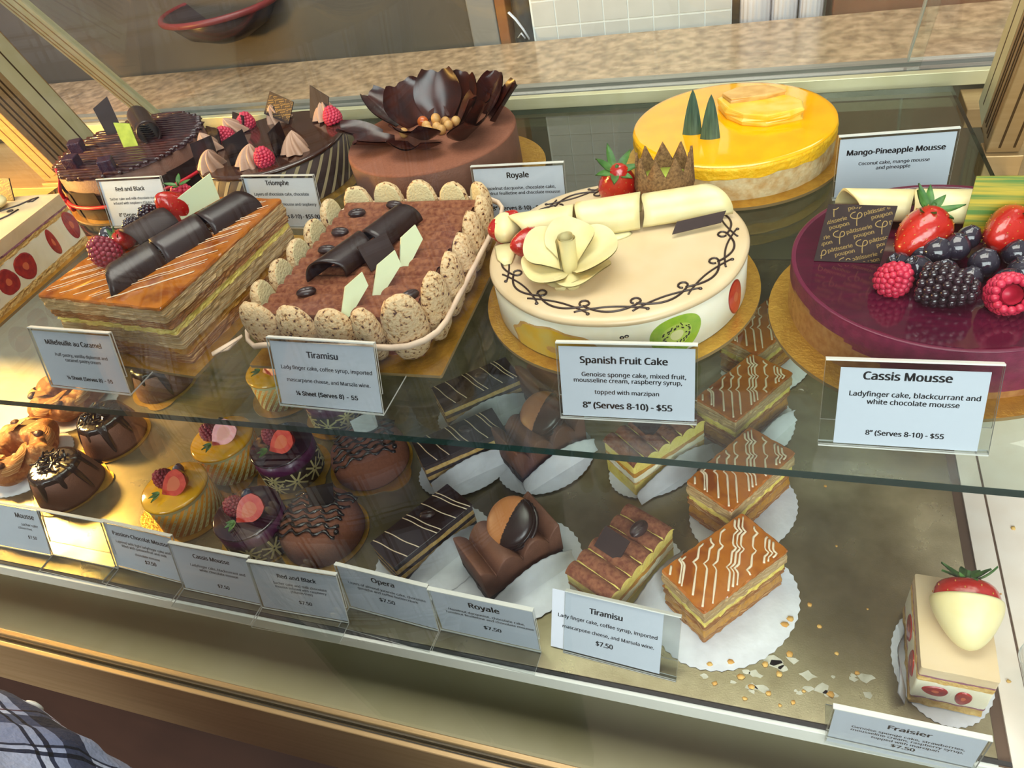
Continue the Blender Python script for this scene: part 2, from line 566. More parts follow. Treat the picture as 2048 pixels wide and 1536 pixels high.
def tag(o, label, cat, group=None):
    o['label'] = label
    o['category'] = cat
    if group:
        o['group'] = group
    return o


def struct(o):
    o['kind'] = 'structure'
    return o


def plab(o, label):
    o['label'] = label
    return o


def dup(root, loc, rz, label, group=None):
    """a copy of a thing with copies of its parts and sub-parts, sharing meshes"""
    r = root.copy()
    COL.objects.link(r)
    r.location = Vector(loc) * S
    r.rotation_euler = (0, 0, math.radians(rz))
    r['label'] = label
    if group:
        r['group'] = group
    for ch in list(root.children):
        c = ch.copy()
        COL.objects.link(c)
        c.parent = r
        for g in list(ch.children):
            d = g.copy()
            COL.objects.link(d)
            d.parent = c
    return r


def circ(r, n=48, cx=0.0, cy=0.0, ry=None):
    return [(cx + r * math.cos(2 * PI * i / n), cy + (ry or r) * math.sin(2 * PI * i / n)) for i in range(n)]


def rrect(w_, d_, r=0.3, step=0.35, cx=0.0, cy=0.0):
    """counter-clockwise rounded rectangle, finely divided"""
    p = []
    hx, hy = w_ / 2 - r, d_ / 2 - r

    def line(a, b):
        n = max(1, int(math.hypot(b[0] - a[0], b[1] - a[1]) / step))
        for i in range(n):
            p.append((cx + a[0] + (b[0] - a[0]) * i / n, cy + a[1] + (b[1] - a[1]) * i / n))

    def arc(ox, oy, a0):
        for i in range(4):
            a = a0 + PI / 2 * i / 4
            p.append((cx + ox + r * math.cos(a), cy + oy + r * math.sin(a)))
    line((-hx, -hy - r), (hx, -hy - r))
    arc(hx, -hy, -PI / 2)
    line((hx + r, -hy), (hx + r, hy))
    arc(hx, hy, 0)
    line((hx, hy + r), (-hx, hy + r))
    arc(-hx, hy, PI / 2)
    line((-hx - r, hy), (-hx - r, -hy))
    arc(-hx, -hy, PI)
    return p


_tx = {}
def sans(fn):
    try:      # a plain sans-serif that ships inside Blender; without it the built-in one serves
        return bpy.data.fonts.load(bpy.utils.system_resource('DATAFILES', path='fonts') + '/' + fn)
    except Exception:
        return None


FONT, FONT_FRACTION = sans('NotoSansHebrew-Regular.woff2'), sans('Inter.woff2')


def text_mesh(txt, bold=0.0, shear=0.0):
    """outline of a line of writing: (verts, faces, x0, x1, height) in font units"""
    k = (txt, bold, shear)
    if k in _tx:
        return _tx[k]
    cu = bpy.data.curves.new('writing', 'FONT')
    cu.body = txt
    fo = FONT_FRACTION if '⅛' in txt else FONT
    if fo:
        cu.font = fo
    cu.size = 1.0
    cu.offset = bold
    cu.shear = shear
    cu.resolution_u = 3
    cu.fill_mode = 'FRONT'
    o = bpy.data.objects.new('writing', cu)
    COL.objects.link(o)
    dg = bpy.context.evaluated_depsgraph_get()
    me = bpy.data.meshes.new_from_object(o.evaluated_get(dg))
    vs = [tuple(v.co) for v in me.vertices]
    fs = [tuple(p.vertices) for p in me.polygons]
    bpy.data.objects.remove(o)
    bpy.data.curves.remove(cu)
    bpy.data.meshes.remove(me)
    xs = [v[0] for v in vs] or [0]
    _tx[k] = (vs, fs, min(xs), max(xs))
    return _tx[k]


def write(g, txt, xc, y, width=None, size=None, bold=0.012, mi=0, T=None, clip=None, lift=0.0):
    """adds a line of writing to G g in its local XY plane, centred on xc, baseline y; bold lines are struck three times"""
    vs, fs, x0, x1 = text_mesh(txt)
    k = (width / (x1 - x0)) if width else size
    for sx_, sy_ in ((-bold, -bold * .35), (bold, -bold * .35), (0, bold * .5)):
        g.add([(xc + (v[0] + sx_ - (x0 + x1) / 2) * k, y + (v[1] + sy_) * k, lift) for v in vs], fs, mi, False, T)

# ================================================================ the place
def simple(name, mat, boxes, parent=None, bevel=0.0, **k):
    g = G()
    for b in boxes:
        g.box(*b)
    return g.make(name, mat, parent, bevel=bevel, **k)


struct(simple('floor', 'floor', [(-400, 300, -300, 300, -104, -100)]))
struct(simple('wall_back', 'wall', [(-400, 300, 250, 256, -100, 200)]))

# ---- display case: frame, rails, posts, panes and decks are its parts
case = thing('display_case', 'gold-framed glass pastry display case with slanted rear doors', 'display case', (-40, 18, -100))
ORG = Vector((-40, 18, -100))


def cpart(g, name, mats, bevel=0.0, label=None, parent=None):
    o = g.make(name, mats, parent or case, loc=(-ORG if parent is None else None), bevel=bevel)
    if label:
        plab(o, label)
    return o


g = G()
g.box(-160, 60, 17.4, 17.85, -32.3, -22.0)          # fascia
g.box(-160, 60, 18.5, 19.0, -31, -22.05)           # inner lip
g.box(-160, 60, 17.85, 18.5, -31, -22.9)
cpart(g, 'front_rail', 'gold_alu', bevel=0.08)
g = G().box(-160, 60, 17.86, 18.02, -22.9, -22.35).box(-160, 60, 18.32, 18.49, -22.9, -22.35)
cpart(g, 'glass_gasket', 'track_dark')
g = G().box(-160, 60, 18.03, 18.31, -22.8, 60)
cpart(g, 'front_glass', 'glass_front')
g = G().box(-160, 60, 19.2, 21.0, -100, -32.3)
g.box(-160, 60, 17.9, 19.2, -36, -32.35)
cpart(g, 'base_panel', 'base_brown')
g = G().box(-160, 60, 19.0, 60, -31, -30)
cpart(g, 'well_floor', 'cream_enamel')
g = G().box(-160, 60, 44, 45, -30, -20.6)
g.box(-160, 60, 88.6, 89.4, -22, -0.05)
g.box(-160, 60, 83.2, 89, -21, -20.0)
cpart(g, 'back_panel', 'olive_panel')
g = G().box(-160, 60, 24.3, 24.85, -22.0, -20.3)
cpart(g, 'front_trim', 'trim_white', bevel=0.05)
g = G().box(-160, 60, 24.6, 24.86, -20.29, -20.08)
cpart(g, 'gasket_line', 'black_gap')
# white decks beside the tray
g = G().box(17.3, 18.9, 24.5, 89, -21, -20.05).box(19.05, 60, 24.5, 89, -21, -20.0)
cpart(g, 'side_deck', 'white_deck', bevel=0.03)
g = G().box(16.55, 17.3, 24.5, 83, -21, -20.25).box(18.9, 19.05, 24.5, 83, -21, -20.1)
cpart(g, 'deck_seam', 'seam')
g = G().box(-160, -90.0, 24.5, 89, -21, -20.0)
cpart(g, 'side_deck', 'white_deck', bevel=0.03)
# rear rail with its door track
g = G().box(-160, 60, 86, 87.0, -0.2, 1.25).box(-160, 60, 87.0, 91.2, -0.2, 0.7)
cpart(g, 'rear_rail', 'gold_pale', bevel=0.06)
g = G().box(-160, 60, 88.0, 88.9, 0.7, 1.0).box(-160, 60, 89.6, 91.0, 0.7, 1.15)
cpart(g, 'door_track', 'track')
g = G().box(-160, 60, 87.1, 87.9, 0.7, 0.75).box(-160, 60, 88.95, 89.55, 0.7, 0.75)
cpart(g, 'track_groove', 'track_dark')
# gold ledges outside the shelf
g = G().box(20.2, 60, 60, 86, -4, -2.6).box(17.9, 60, 81, 86, -2.6, -0.6)
cpart(g, 'end_ledge', 'gold_alu', bevel=0.1)
g = G().box(-160, -92.5, 50, 86, -4, -2.6).box(-160, -92.5, 70, 86, -2.6, -0.8)
cpart(g, 'end_ledge', 'gold_alu', bevel=0.1)


def leanbox(g, p, wx, n, L, t0, t1, mi=0):
    p, n, L = Vector(p), Vector(n), Vector(L)
    X = Vector((wx, 0, 0))
    b = [p + L * t0, p + X + L * t0, p + X + n + L * t0, p + n + L * t0]
    t = [p + L * t1, p + X + L * t1, p + X + n + L * t1, p + n + L * t1]
    g.hexa(b, t, mi)


LP = Vector((0, -0.292, 0.956))
NP = Vector((0, 0.956, 0.292))


def post(x, y, wx, dep, side):
    g = G()
    leanbox(g, (x, y, 0), wx, NP * dep, LP, -0.5, 70)
    o = cpart(g, 'post', 'gold_alu', bevel=0.12)
    gg = G()
    leanbox(gg, Vector((x - 0.04 if side < 0 else x + wx - 0.06, y, 0)) + NP * (dep * 0.5), 0.1, NP * (dep * 0.47), LP, -0.4, 70)
    gg.make('post_cover', 'gold_pale', o)
    gg = G()
    for k in (0.36, 0.78):
        leanbox(gg, Vector((x + wx * k - 0.09, y, 0)) - NP * 0.02, 0.2, NP * 0.1, LP, 0.1, 70)
    xs = x - 0.02 if side < 0 else x + wx - 0.08
    for k in (0.1, 0.18, 0.3, 0.38, 0.72):
        leanbox(gg, Vector((xs + (0.03 if side > 0 else -0.03), y, 0)) + NP * (dep * k), 0.1, NP * 0.22, LP, 0.6, 70)
    gg.make('groove', 'gold_dark', o)
    return o


post(18.0, 71, 2.7, 7.0, -1)
post(-97.0, 71, 4.5, 8.5, 1)
g = G().box(18.0, 21.0, 70.6, 73.4, -3.4, -0.5)
cpart(g, 'post_bracket', 'gold_alu', bevel=0.08)
g = G().box(-97.2, -92.3, 70.6, 80, -3.4, -0.5)
cpart(g, 'post_bracket', 'gold_alu', bevel=0.08)
# slanted rear doors
LD = Vector((0, -0.517, 0.856))
ND = Vector((0, 0.856, 0.517))
for (x0, x1, off) in ((-88.0, 14.0, 0.0), (12.8, 60, 1.2)):
    g = G()
    leanbox(g, Vector((x0, 87.9, 0.95)) + ND * off, x1 - x0, ND * 0.4, LD, 0, 70)
    o = cpart(g, 'rear_door', 'glass_front')
    g = G()
    leanbox(g, Vector((x0 - (3.4 if off == 0 else 0), 87.6, 0.9)) + ND * off, 3.4 if off == 0 else 0.18, ND * 0.9, LD, 0, 70)
    g.make('door_stile', 'gold_pale' if off == 0 else 'acryl_edge', o, bevel=0.1)
    if off == 0:
        g = G()
        for k in (0.5, 1.2, 2.5):
            leanbox(g, Vector((x0 - 3.4 + k, 87.6, 0.9)) - ND * 0.03, 0.2, ND * 0.1, LD, 0.1, 70)
        g.make('stile_groove', 'gold_alu', o)

# ---- glass shelf and metal tray
sh = thing('glass_shelf', 'clear glass shelf with dark green edge carrying the whole cakes', 'shelf', (-40, 30, 0))
g = G()
b = [(-91.8, 29.45, -0.6), (19.6, 30.85, -0.6), (17.0, 85.5, -0.6), (-91.8, 85.5, -0.6)]
g.hexa(b, [(x, y, 0) for x, y, z in b], mis=[0, 0, 1, 1, 1, 1])
g.make('pane', ['glass_shelf', 'glass_edge'], sh, loc=(40, -30, 0))

tr = thing('display_tray', 'worn brushed steel tray holding the single pastries under the glass shelf', 'tray', (-36, 50, -20.5))
g = G().box(-89.8, 16.5, 24.9, 83.0, -20.5, -20.0)
o = g.make('tray_plate', 'tray', tr, loc=(36, -50, 20.5), bevel=0.04)
g = G()
for i in range(26):       # torn tape film along the front edge near the fruit slice
    cx, cy, r = random.uniform(-3, 9), random.uniform(26.0, 29.5), random.uniform(0.15, 0.7)
    n = random.randint(5, 8)
    poly = [(cx + r * random.uniform(0.5, 1.3) * math.cos(2 * PI * k / n), cy + r * random.uniform(0.3, 0.9) * math.sin(2 * PI * k / n)) for k in range(n)]
    g.prism(poly, -20.0, -19.985, fan=True)
plab(g.make('tape_residue', 'tape', tr, loc=(36, -50, 20.5)), 'whitish torn tape residue')

# ---- granite counter and what stands behind it
tag(simple('granite_counter', 'granite', [(-200, 80, 91.3, 107.8, -4, 1.0), (-200, 80, 93, 106, -100, -4)], bevel=0.1),
    'brown speckled granite counter behind the rear doors', 'counter')
g = G()
bt = thing('tiled_panel', 'white square-tiled panel behind the granite counter', 'tiled panel', (-21.5, 113, -60))
g.box(-14.5, 14.5, 0, 1, 0, 92)
g.make('grout_bed', 'grout', bt)
g = G()
for i in range(8):
    for j in range(26):
        x = -14.2 + i * 3.6
        z = 0.2 + j * 3.6
        g.box(x, x + 3.42, -0.12, 0.1, z, min(z + 3.42, 92))
g.make('tiles', 'tile', bt, bevel=0.05)
cupw = []
for i, (x, r, lab) in enumerate(((-3.9, 2.1, 'white ribbed paper cup stack beside the tiled panel'),
                                 (-0.1, 1.75, 'middle stack of white ribbed paper cups'),
                                 (3.4, 1.6, 'white ribbed paper cup stack beside the brown box'))):
    g = G()
    g.lathe([(0, 0), (r * 0.9, 0), (r, 40), (0, 40)], n=64, wob=lambda a, z: 0.045 * math.cos(16 * a))
    cp = thing('paper_cup_stack', lab, 'cups', (x, 114.5, -20), 0, 'ribbed paper cups behind the counter')
    g.make('cup_sleeve', 'cup', cp)
tag(simple('cup_shelf', 'brown_box', [(-7.3, 6.5, 111, 119, -24, -20), (-7.3, 6.5, 113, 118, -100, -24)]), 'brown shelf unit under the white cups', 'shelf unit')
tag(simple('storage_box', 'brown_box', [(6.0, 26, 112, 130, -40, 30)], bevel=0.3), 'plain brown storage box behind the counter', 'box')
simple('wall_panel', 'wall', [(-150, -46.2, 114, 116, -100, 40)])  # brown-grey colour covers both the dark wall and reflected haze on the door glass
tag(bpy.data.objects['wall_panel'], 'tall brown-grey panel standing in for dark wall and rear door reflections', 'panel')
tag(simple('grey_post', 'grey_strip', [(-46.1, -41.6, 113, 116, -100, 40)], bevel=0.3), 'narrow grey upright beside the brown-grey panel', 'upright')
tag(simple('wooden_post', 'orange_wood', [(-41.5, -39.8, 113, 116, -100, 40)], bevel=0.2), 'narrow orange wooden upright beside the black bag', 'upright')
bag = thing('black_bag', 'black plastic bag with painted white highlights standing behind the counter', 'bag', (-37.6, 114, -30))
g = G().ball((0, 0, 18), (2.0, 1.6, 24), fn=lambda x, y, z: 1 + 0.08 * nz(x * 3, y * 3, z * 6))
g.make('bag_body', 'black_bag', bag)
g = G().tube([(-1.6, -1.7, 34), (-0.6, -1.9, 33), (0.4, -2.0, 31.5), (1.1, -1.9, 30.0)], 0.35, flat=0.3)
g.tube([(-0.6, -1.9, 30.4), (0.0, -2.0, 31.0), (0.5, -1.95, 30.2)], 0.3, flat=0.3)
g.make('white_highlights', 'bag_white', bag)  # white strips painted on as the bag's highlights
bw = thing('bowl_reflection', 'dark bowl shape with dull red rim, built for a reflection in the rear door', 'bowl', (-88, 111, 10))  # solid bowl stands in for a dark reflection on the door glass
g = G().lathe([(0, -5.5), (3, -5.2), (7, -3.5), (10, 0), (9.6, 0), (6.8, -3), (3, -4.7), (0, -5)], n=48)
g.make('bowl_body', 'dark_bowl', bw)
g = G().tube([(10.0 * math.cos(2 * PI * i / 40), 10.0 * math.sin(2 * PI * i / 40), -0.2) for i in range(40)], 0.5, closed=True)
g.make('rim', 'red_rim', bw)

# ================================================================ fruit and decorations (each call makes one part)
def leaf_blade(g, base, direc, length, width, curl=0.3, mi=0, up=(0, 0, 1), th=0.03):
    d = Vector(direc).normalized()
    s_ = d.cross(Vector(up))
    s_ = s_.normalized() if s_.length > 1e-3 else d.orthogonal().normalized()
    u = s_.cross(d)
    b = Vector(base)

    def fn(a, c):
        w_ = width * math.sin(PI * min(1, a * 0.92 + 0.08)) ** 0.7 * (1 - 0.5 * a)
        k = (c - 0.5) * 2
        return b + d * (length * a) + s_ * (w_ * k * 0.5) + u * (curl * length * a * a + 0.12 * width * (abs(k) - 0.5))

    def fn2(a, c):
        return fn(a, 1 - c) - u * th
    g.grid(fn, 7, 5, mi=mi)
    g.grid(fn2, 7, 5, mi=mi)


def calyx(parent, loc, rot, sc, n=7, mat='leaf', spread=1.0):
    g = G()
    for i in range(n):
        a = 2 * PI * i / n + random.uniform(-.25, .25)
        leaf_blade(g, (0.15 * math.cos(a), 0.15 * math.sin(a), 0), (math.cos(a), math.sin(a), random.uniform(.05, .6) * spread), random.uniform(0.8, 1.25), 0.5, random.uniform(-.2, .45))
    g.tube([(0, 0, -0.1), (0.05, 0.02, 0.35)], 0.09, 6)
    g.T = None
    o = G()
    T = TR(loc, rot, sc)
    o.add(g.v, g.f, 0, True, T)
    return o.make('calyx', mat, parent)


def strawberry(parent, loc, rot=(0, 0, 0), sc=1.0, leaf='leaf', n=7, mat='strawberry', cal=True):
    """tip up along local z before rotation; about 3 cm long at sc 1"""
    T = TR(loc, rot, sc)
    g = G()
    g.lathe([(0, 1.75), (0.35, 1.62), (0.72, 1.2), (1.08, 0.55), (1.28, -0.15), (1.25, -0.75), (0.95, -1.15), (0.45, -1.28), (0, -1.2)], n=36, T=T,
            wob=lambda a, z: 0.05 * math.sin(2 * a + 1) + 0.03 * math.sin(3 * a + z))
    prof = lambda t: (0.35 + 0.95 * math.sin(PI * min(1, (1.6 - t) / 2.6) * 0.72), t)
    o = g.make('strawberry', mat, parent, sub=1)
    g = G()
    ga = PI * (3 - 5 ** .5)
    for i in range(70):
        t = 1.5 - 2.45 * (i + .5) / 70
        zs = [(1.75, 0), (1.62, .35), (1.2, .72), (.55, 1.08), (-.15, 1.28), (-.75, 1.25), (-1.15, .95), (-1.28, .45)]
        for (za, ra), (zb, rb) in zip(zs, zs[1:]):
            if zb <= t <= za:
                r = ra + (rb - ra) * (za - t) / (za - zb)
                break
        a = i * ga
        r *= 0.985 * (1 + 0.05 * math.sin(2 * a + 1) + 0.03 * math.sin(3 * a + t))
        g.ball((r * math.cos(a), r * math.sin(a), t), (0.032, 0.032, 0.05), 5, 4, T=T)
    g.make('seeds', 'seed', o)
    if cal:
        calyx(o, T @ Vector((0, 0, -1.2)), (rot[0] + PI, rot[1], rot[2]), sc, n, leaf)
    return o


def raspberry(parent, loc, r=1.0, rot=(0, 0, 0), mat='raspberry', name='raspberry', hollow=False, long=1.15):
    T = TR(loc, rot, r)
    g = G()
    rows = 7
    for k in range(rows):
        u = k / (rows - 1)
        z = (0.62 - 1.3 * u) * long if not hollow else 0.5 - 1.05 * u
        rad = 0.12 + 0.74 * math.sin(PI * (0.10 + 0.58 * u)) if not hollow else (0.55 + 0.35 * math.sin(PI * (0.2 + 0.6 * u)))
        n = max(4, int(2 * PI * rad / 0.36))
        for i in range(n):
            a = 2 * PI * (i + 0.5 * (k % 2)) / n
            g.ball((rad * math.cos(a), rad * math.sin(a), z), (0.235, 0.235, 0.215), 8, 6, T=T)
    if not hollow:
        g.ball((0, 0, 0.66 * long), 0.24, 8, 6, T=T)
        g.ball((0, 0, -0.05), (0.72, 0.72, 0.75 * long), 14, 10, T=T)
    else:
        g.lathe([(0.45, 0.55), (0.62, 0.2), (0.6, -0.4), (0, -0.55)], n=20, T=T)
        g.lathe([(0.0, -0.3), (0.3, -0.2), (0.42, 0.2), (0.48, 0.6)], n=20, T=T)
    return g.make(name, mat, parent)


def blueberry(parent, loc, r=0.55, rot=(0.5, 0.3, 0), mat='blueberry'):
    T = TR(loc, rot, r)
    g = G().lathe([(0, -1), (0.5, -0.87), (0.87, -0.5), (1, 0), (0.87, 0.5), (0.52, 0.84), (0.4, 0.93), (0.44, 1.02), (0.3, 0.98), (0.2, 0.82), (0, 0.78)], n=20, T=T,
                  wob=lambda a, z: 0.12 * math.cos(5 * a) if z > 0.88 else 0)
    return g.make('blueberry', mat, parent, sub=1)


def plate(g, poly, th, T, mi=0, mi_side=None):
    """thin broken chocolate plaque lying in its local XY plane"""
    g.prism(poly, 0, th, mi=mi, T=T, mi_side=mi_side)
    return g


def curl(g, L, r, arc0, arc1, th=0.14, T=None, skew0=0.0, skew1=0.0, nu=26, nv=10, mi=0):
    """rolled chocolate sheet along local x, from angle arc0 to arc1 (degrees, 90 = up)"""
    def fn(rr, flip):
        def f(u, v):
            if flip:
                u = 1 - u
            a = math.radians(arc0 + (arc1 - arc0) * u)
            k = math.cos(a)
            x0 = -L / 2 + skew0 * k + 0.12 * math.sin(3 * a)
            x1 = L / 2 + skew1 * k
            return (x0 + (x1 - x0) * v, rr * math.cos(a), rr * math.sin(a))
        return f
    b0 = len(g.v)
    g.grid(fn(r, False), nu, nv, mi=mi, T=T)
    g.grid(fn(r - th, True), nu, nv, mi=mi, T=T)
    o = lambda s_, i, j: b0 + s_ * nu * nv + j * nu + i
    for i in range(nu - 1):
        g.f += [[o(0, i + 1, 0), o(0, i, 0), o(1, nu - 1 - i, 0), o(1, nu - 2 - i, 0)],
                [o(0, i, nv - 1), o(0, i + 1, nv - 1), o(1, nu - 2 - i, nv - 1), o(1, nu - 1 - i, nv - 1)]]
        g.m += [mi, mi]
        g.sm += [False, False]
    for j in range(nv - 1):
        g.f += [[o(0, 0, j), o(0, 0, j + 1), o(1, nu - 1, j + 1), o(1, nu - 1, j)],
                [o(0, nu - 1, j + 1), o(0, nu - 1, j), o(1, 0, j), o(1, 0, j + 1)]]
        g.m += [mi, mi]
        g.sm += [False, False]
    return g


def rosette(parent, loc, r, h, mat='milk_cream', tw=1.4, n=7, rot=(0, 0, 0)):
    g = G()
    g.grid(lambda u, v: (r * (1 - v) ** 0.85 * (1 + 0.24 * math.cos(n * (2 * PI * u) + tw * v * 4)) * math.cos(2 * PI * u) + 0.16 * h * v * v,
                         r * (1 - v) ** 0.85 * (1 + 0.24 * math.cos(n * (2 * PI * u) + tw * v * 4)) * math.sin(2 * PI * u),
                         h * (v + 0.12 * math.sin(PI * v))), 56, 14, cu=True, T=TR(loc, rot))
    return g.make('cream_rosette', mat, parent)


def bean(parent, loc, rot=(0, 0, 0), L=0.85, mat='bean'):
    T = TR(loc, rot)
    g = G().ball((0, 0, 0), (L, L * 0.62, L * 0.42), 18, 12, T=T,
                 fn=lambda x, y, z: 1 - (0.22 * math.exp(-(y / 0.13) ** 2) if z > 0.1 else 0))
    return g.make('coffee_bean', mat, parent)


def gold_round(name, label, x, y, r, z=0.0, group=None, cat='cake board', tab=None, th=0.28):
    t = thing(name, label, cat, (x, y, z), 0, group)
    g = G()
    ol = circ(r, 72)
    if tab:
        a0 = math.radians(tab)
        ol = [(px * (1 + 0.22 * max(0, math.cos(2 * PI * i / 72 - a0) - 0.9) / 0.1), py * (1 + 0.22 * max(0, math.cos(2 * PI * i / 72 - a0) - 0.9) / 0.1)) for i, (px, py) in enumerate(ol)]
    g.prism(ol, 0.0, th, mi_side=1)
    g.make('card_disc', ['board_gold', 'board_edge'], t)
    return t


def gold_rect(label, x, y, w_, d_, rz, z=0.0):
    t = thing('rectangular_cake_board', label, 'cake board', (x, y, z), rz)
    g = G()
    g.prism(rrect(w_, d_, 0.15, 5), 0, 0.28, mi_side=1)
    g.make('card_sheet', ['board_gold', 'board_edge'], t)
    return t

# ================================================================ whole cakes on the glass shelf
def inlay(g, R, ang, z0, rw, rh, rings, d=0.03, n=40, wob=None, rot=0.0, lower=None):
    """a fruit slice pressed flush into a round cake's side: rings = [(fraction, material)]"""
    a0 = math.radians(ang)
    fine, f0 = [], 0.0
    for f1, m_ in rings:          # short steps, so the slice follows the round side
        k = max(1, int((f1 - f0) * max(rw, rh) / 0.4))
        fine += [(f0 + (f1 - f0) * (i + 1) / k, m_) for i in range(k)]
        f0 = f1
    rings = fine
    fr = [0.0] + [f for f, _ in rings]

    def pt(f, k):
        q = 2 * PI * k / n
        w_ = 1 + (wob(q) if wob else 0)
        u, v = f * rw * w_ * math.cos(q), f * rh * w_ * math.sin(q)
        u, v = u * math.cos(rot) - v * math.sin(rot), u * math.sin(rot) + v * math.cos(rot)
        z = z0 + v
        if lower is not None:
            z = max(z, lower)
        rr = R + d * (1 - 0.9 * (f > 0.98))
        return (rr * math.cos(a0 + u / R), rr * math.sin(a0 + u / R), z)
    for k0 in range(len(rings)):
        vs = [pt(fr[k0], k) for k in range(n)] + [pt(fr[k0 + 1], k) for k in range(n)]
        g.add(vs, [(k, n + k, n + (k + 1) % n, (k + 1) % n) for k in range(n)], rings[k0][1])


# ---- fruit cake with ivory top
gold_round('round_cake_board', 'round gold card under the ivory fruit cake', -11.2, 48.2, 10.9, cat='cake board')
ck = thing('fruit_cake', 'ivory marzipan-topped round cake with white chocolate rose and fruit slices set in its side', 'cake', (-11.3, 48.4, 0.28))
G().lathe([(0, 0), (9.85, 0), (9.9, 0.1), (9.9, 3.6), (9.7, 3.75), (0, 3.75)], n=96).make('cream_body', 'cream', ck)
G().lathe([(9.93, 3.55), (10.02, 3.7), (9.98, 3.88), (9.75, 4.06), (9.3, 4.12), (0, 4.12)], n=96, wob=lambda a, z: 0.003 * math.sin(9 * a)).make('marzipan_top', 'marzipan', ck)
g = G()
N = 14
for k in range(N):
    a0 = 2 * PI * (k + 0.3) / N
    st = 2 * PI / N
    # swag with a small inner loop, and the thinner swag that crosses it
    p1, p2 = [], []
    for i in range(33):
        u = i / 32
        if u < 0.72:
            s_ = u / 0.72
            a = a0 + st * 1.05 * s_
            r = 8.35 + 0.62 * math.sin(PI * s_)
        else:
            s_ = (u - 0.72) / 0.28
            q = -PI / 2 + 2 * PI * s_ * 0.9
            a = a0 + st * 1.05 + (0.36 * math.cos(q)) / 8.2 - 0.02
            r = 8.1 + 0.32 * -math.sin(q) - 0.05
        p1.append((r * math.cos(a), r * math.sin(a), 4.15))
        a = a0 + st * (1.25 * u - 0.1)
        r = 9.15 - 0.75 * math.sin(PI * min(1, u * 1.0)) ** 0.8
        p2.append((r * math.cos(a), r * math.sin(a), 4.15))
    g.tube(p1, 0.085, 6)
    g.tube(p2, 0.075, 6)
    a = a0 + st * 1.15
    g.ball((9.2 * math.cos(a), 9.2 * math.sin(a), 4.16), (0.15, 0.15, 0.09), 8, 6)
g.make('chocolate_piping', 'choc', ck)
g = G()
inlay(g, 9.9, -55, 1.75, 1.95, 1.65, [(0.26, 2), (0.34, 1), (0.6, 1), (1.0, 0), (1.02, 0)], wob=lambda q: 0.04 * math.sin(3 * q))
o = plab(g.make('kiwi_slice', ['kiwi_green', 'kiwi_light', 'kiwi_core'], ck), 'green kiwi slice with black seeds')
g = G()
for i in range(44):
    q = 2 * PI * i / 44
    f = random.uniform(0.36, 0.58)
    a = math.radians(-55) + f * 1.95 * math.cos(q) / 9.9
    g.ball((0, 0, 0), (0.045, 0.045, 0.10), 6, 5, T=Matrix.Translation(Vector((9.95 * math.cos(a), 9.95 * math.sin(a), 1.75 + f * 1.65 * math.sin(q)))) @ Matrix.Rotation(a, 4, 'Z') @ Matrix.Rotation(PI / 2 - q, 4, 'X'))
g.make('kiwi_seeds', 'black_seed', o)
for an, z0, rot in ((-20, 1.7, 0.35), (-164, 1.6, -0.2), (-215, 1.8, 0.2), (40, 1.8, 0), (95, 1.8, 0.2)):
    g = G()
    inlay(g, 9.9, an, z0, 1.0, 1.65, [(0.3, 1), (0.92, 0), (1.0, 2), (1.02, 2)], rot=rot, lower=0.05)
    plab(g.make('strawberry_slice', ['straw_cut', 'straw_heart', 'straw_slice'], ck), 'red strawberry slice set in the side')
g = G()
inlay(g, 9.9, -108, 0.9, 4.1, 1.95, [(0.15, 1), (0.93, 0), (1.0, 1), (1.02, 1)], wob=lambda q: 0.05 * math.sin(9 * q), lower=0.05)
plab(g.make('pineapple_slice', ['pine', 'pine_pale'], ck), 'golden pineapple slice set in the side')
g = G()
for da, dz in ((-77.5, 2.55), (-75.6, 2.62)):
    inlay(g, 9.9, da, dz, 0.16, 0.14, [(0.45, 1), (1.0, 0), (1.02, 0)])
g.make('blueberry_slice', ['blueberry_dark', 'cream'], ck)
# white chocolate roll
Tr = TR((-0.4, 2.55, 4.72), (0, 0, math.radians(16.7)))
g = G()
curl(g, 5.0, 1.65, 188, -30, 0.16, Tr @ TR((-5.7, 0, -.05)), skew0=-0.9, skew1=0.25)
curl(g, 5.0, 1.72, 190, -30, 0.16, Tr @ TR((-0.45, 0.05, 0.0), (0.05, 0, 0)), skew0=0.25, skew1=0.3)
curl(g, 5.4, 1.62, 188, -35, 0.16, Tr @ TR((5.0, 0, -.05), (0.0, 0, 0)), skew0=0.3, skew1=-1.2)
g.make('white_chocolate_roll', 'white_choc', ck)
g = G().lathe([(0, 0), (1.5, 0), (1.3, 0.12), (0, 0.14)], n=28, T=TR((-1.0, 0.7, 4.12), (0, 0, 0.3), (1.5, 0.6, 1)))
g.make('melted_drop', 'white_choc', ck)
# white chocolate rose
ro = (-2.6, -4.2, 4.1)
fl = bpy.data.objects.new('white_chocolate_rose', None)
COL.objects.link(fl)
fl.parent = ck
fl.location = Vector(ro) * S


def petal(g, ang, hw, Rr, h, ruf=0.2, steep=1.3, th=0.11, seed=0):
    a0 = math.radians(ang)

    def f(dz):
        def fn(u, v):
            a = a0 + math.radians(hw) * (2 * u - 1)
            rim = 1 - 0.30 * (2 * u - 1) ** 4
            r = 0.25 + (Rr * rim - 0.25) * v
            z = dz + 0.15 + h * (v ** 0.85) * (1 - 0.35 * (2 * u - 1) ** 2) + ruf * v * v * math.sin(3 * u * PI + seed) * 1.1
            return (r * math.cos(a), r * math.sin(a), z)
        return fn
    g.grid(f(0), 22, 12)
    g.grid(lambda u, v: f(-th)(1 - u, v), 22, 12)


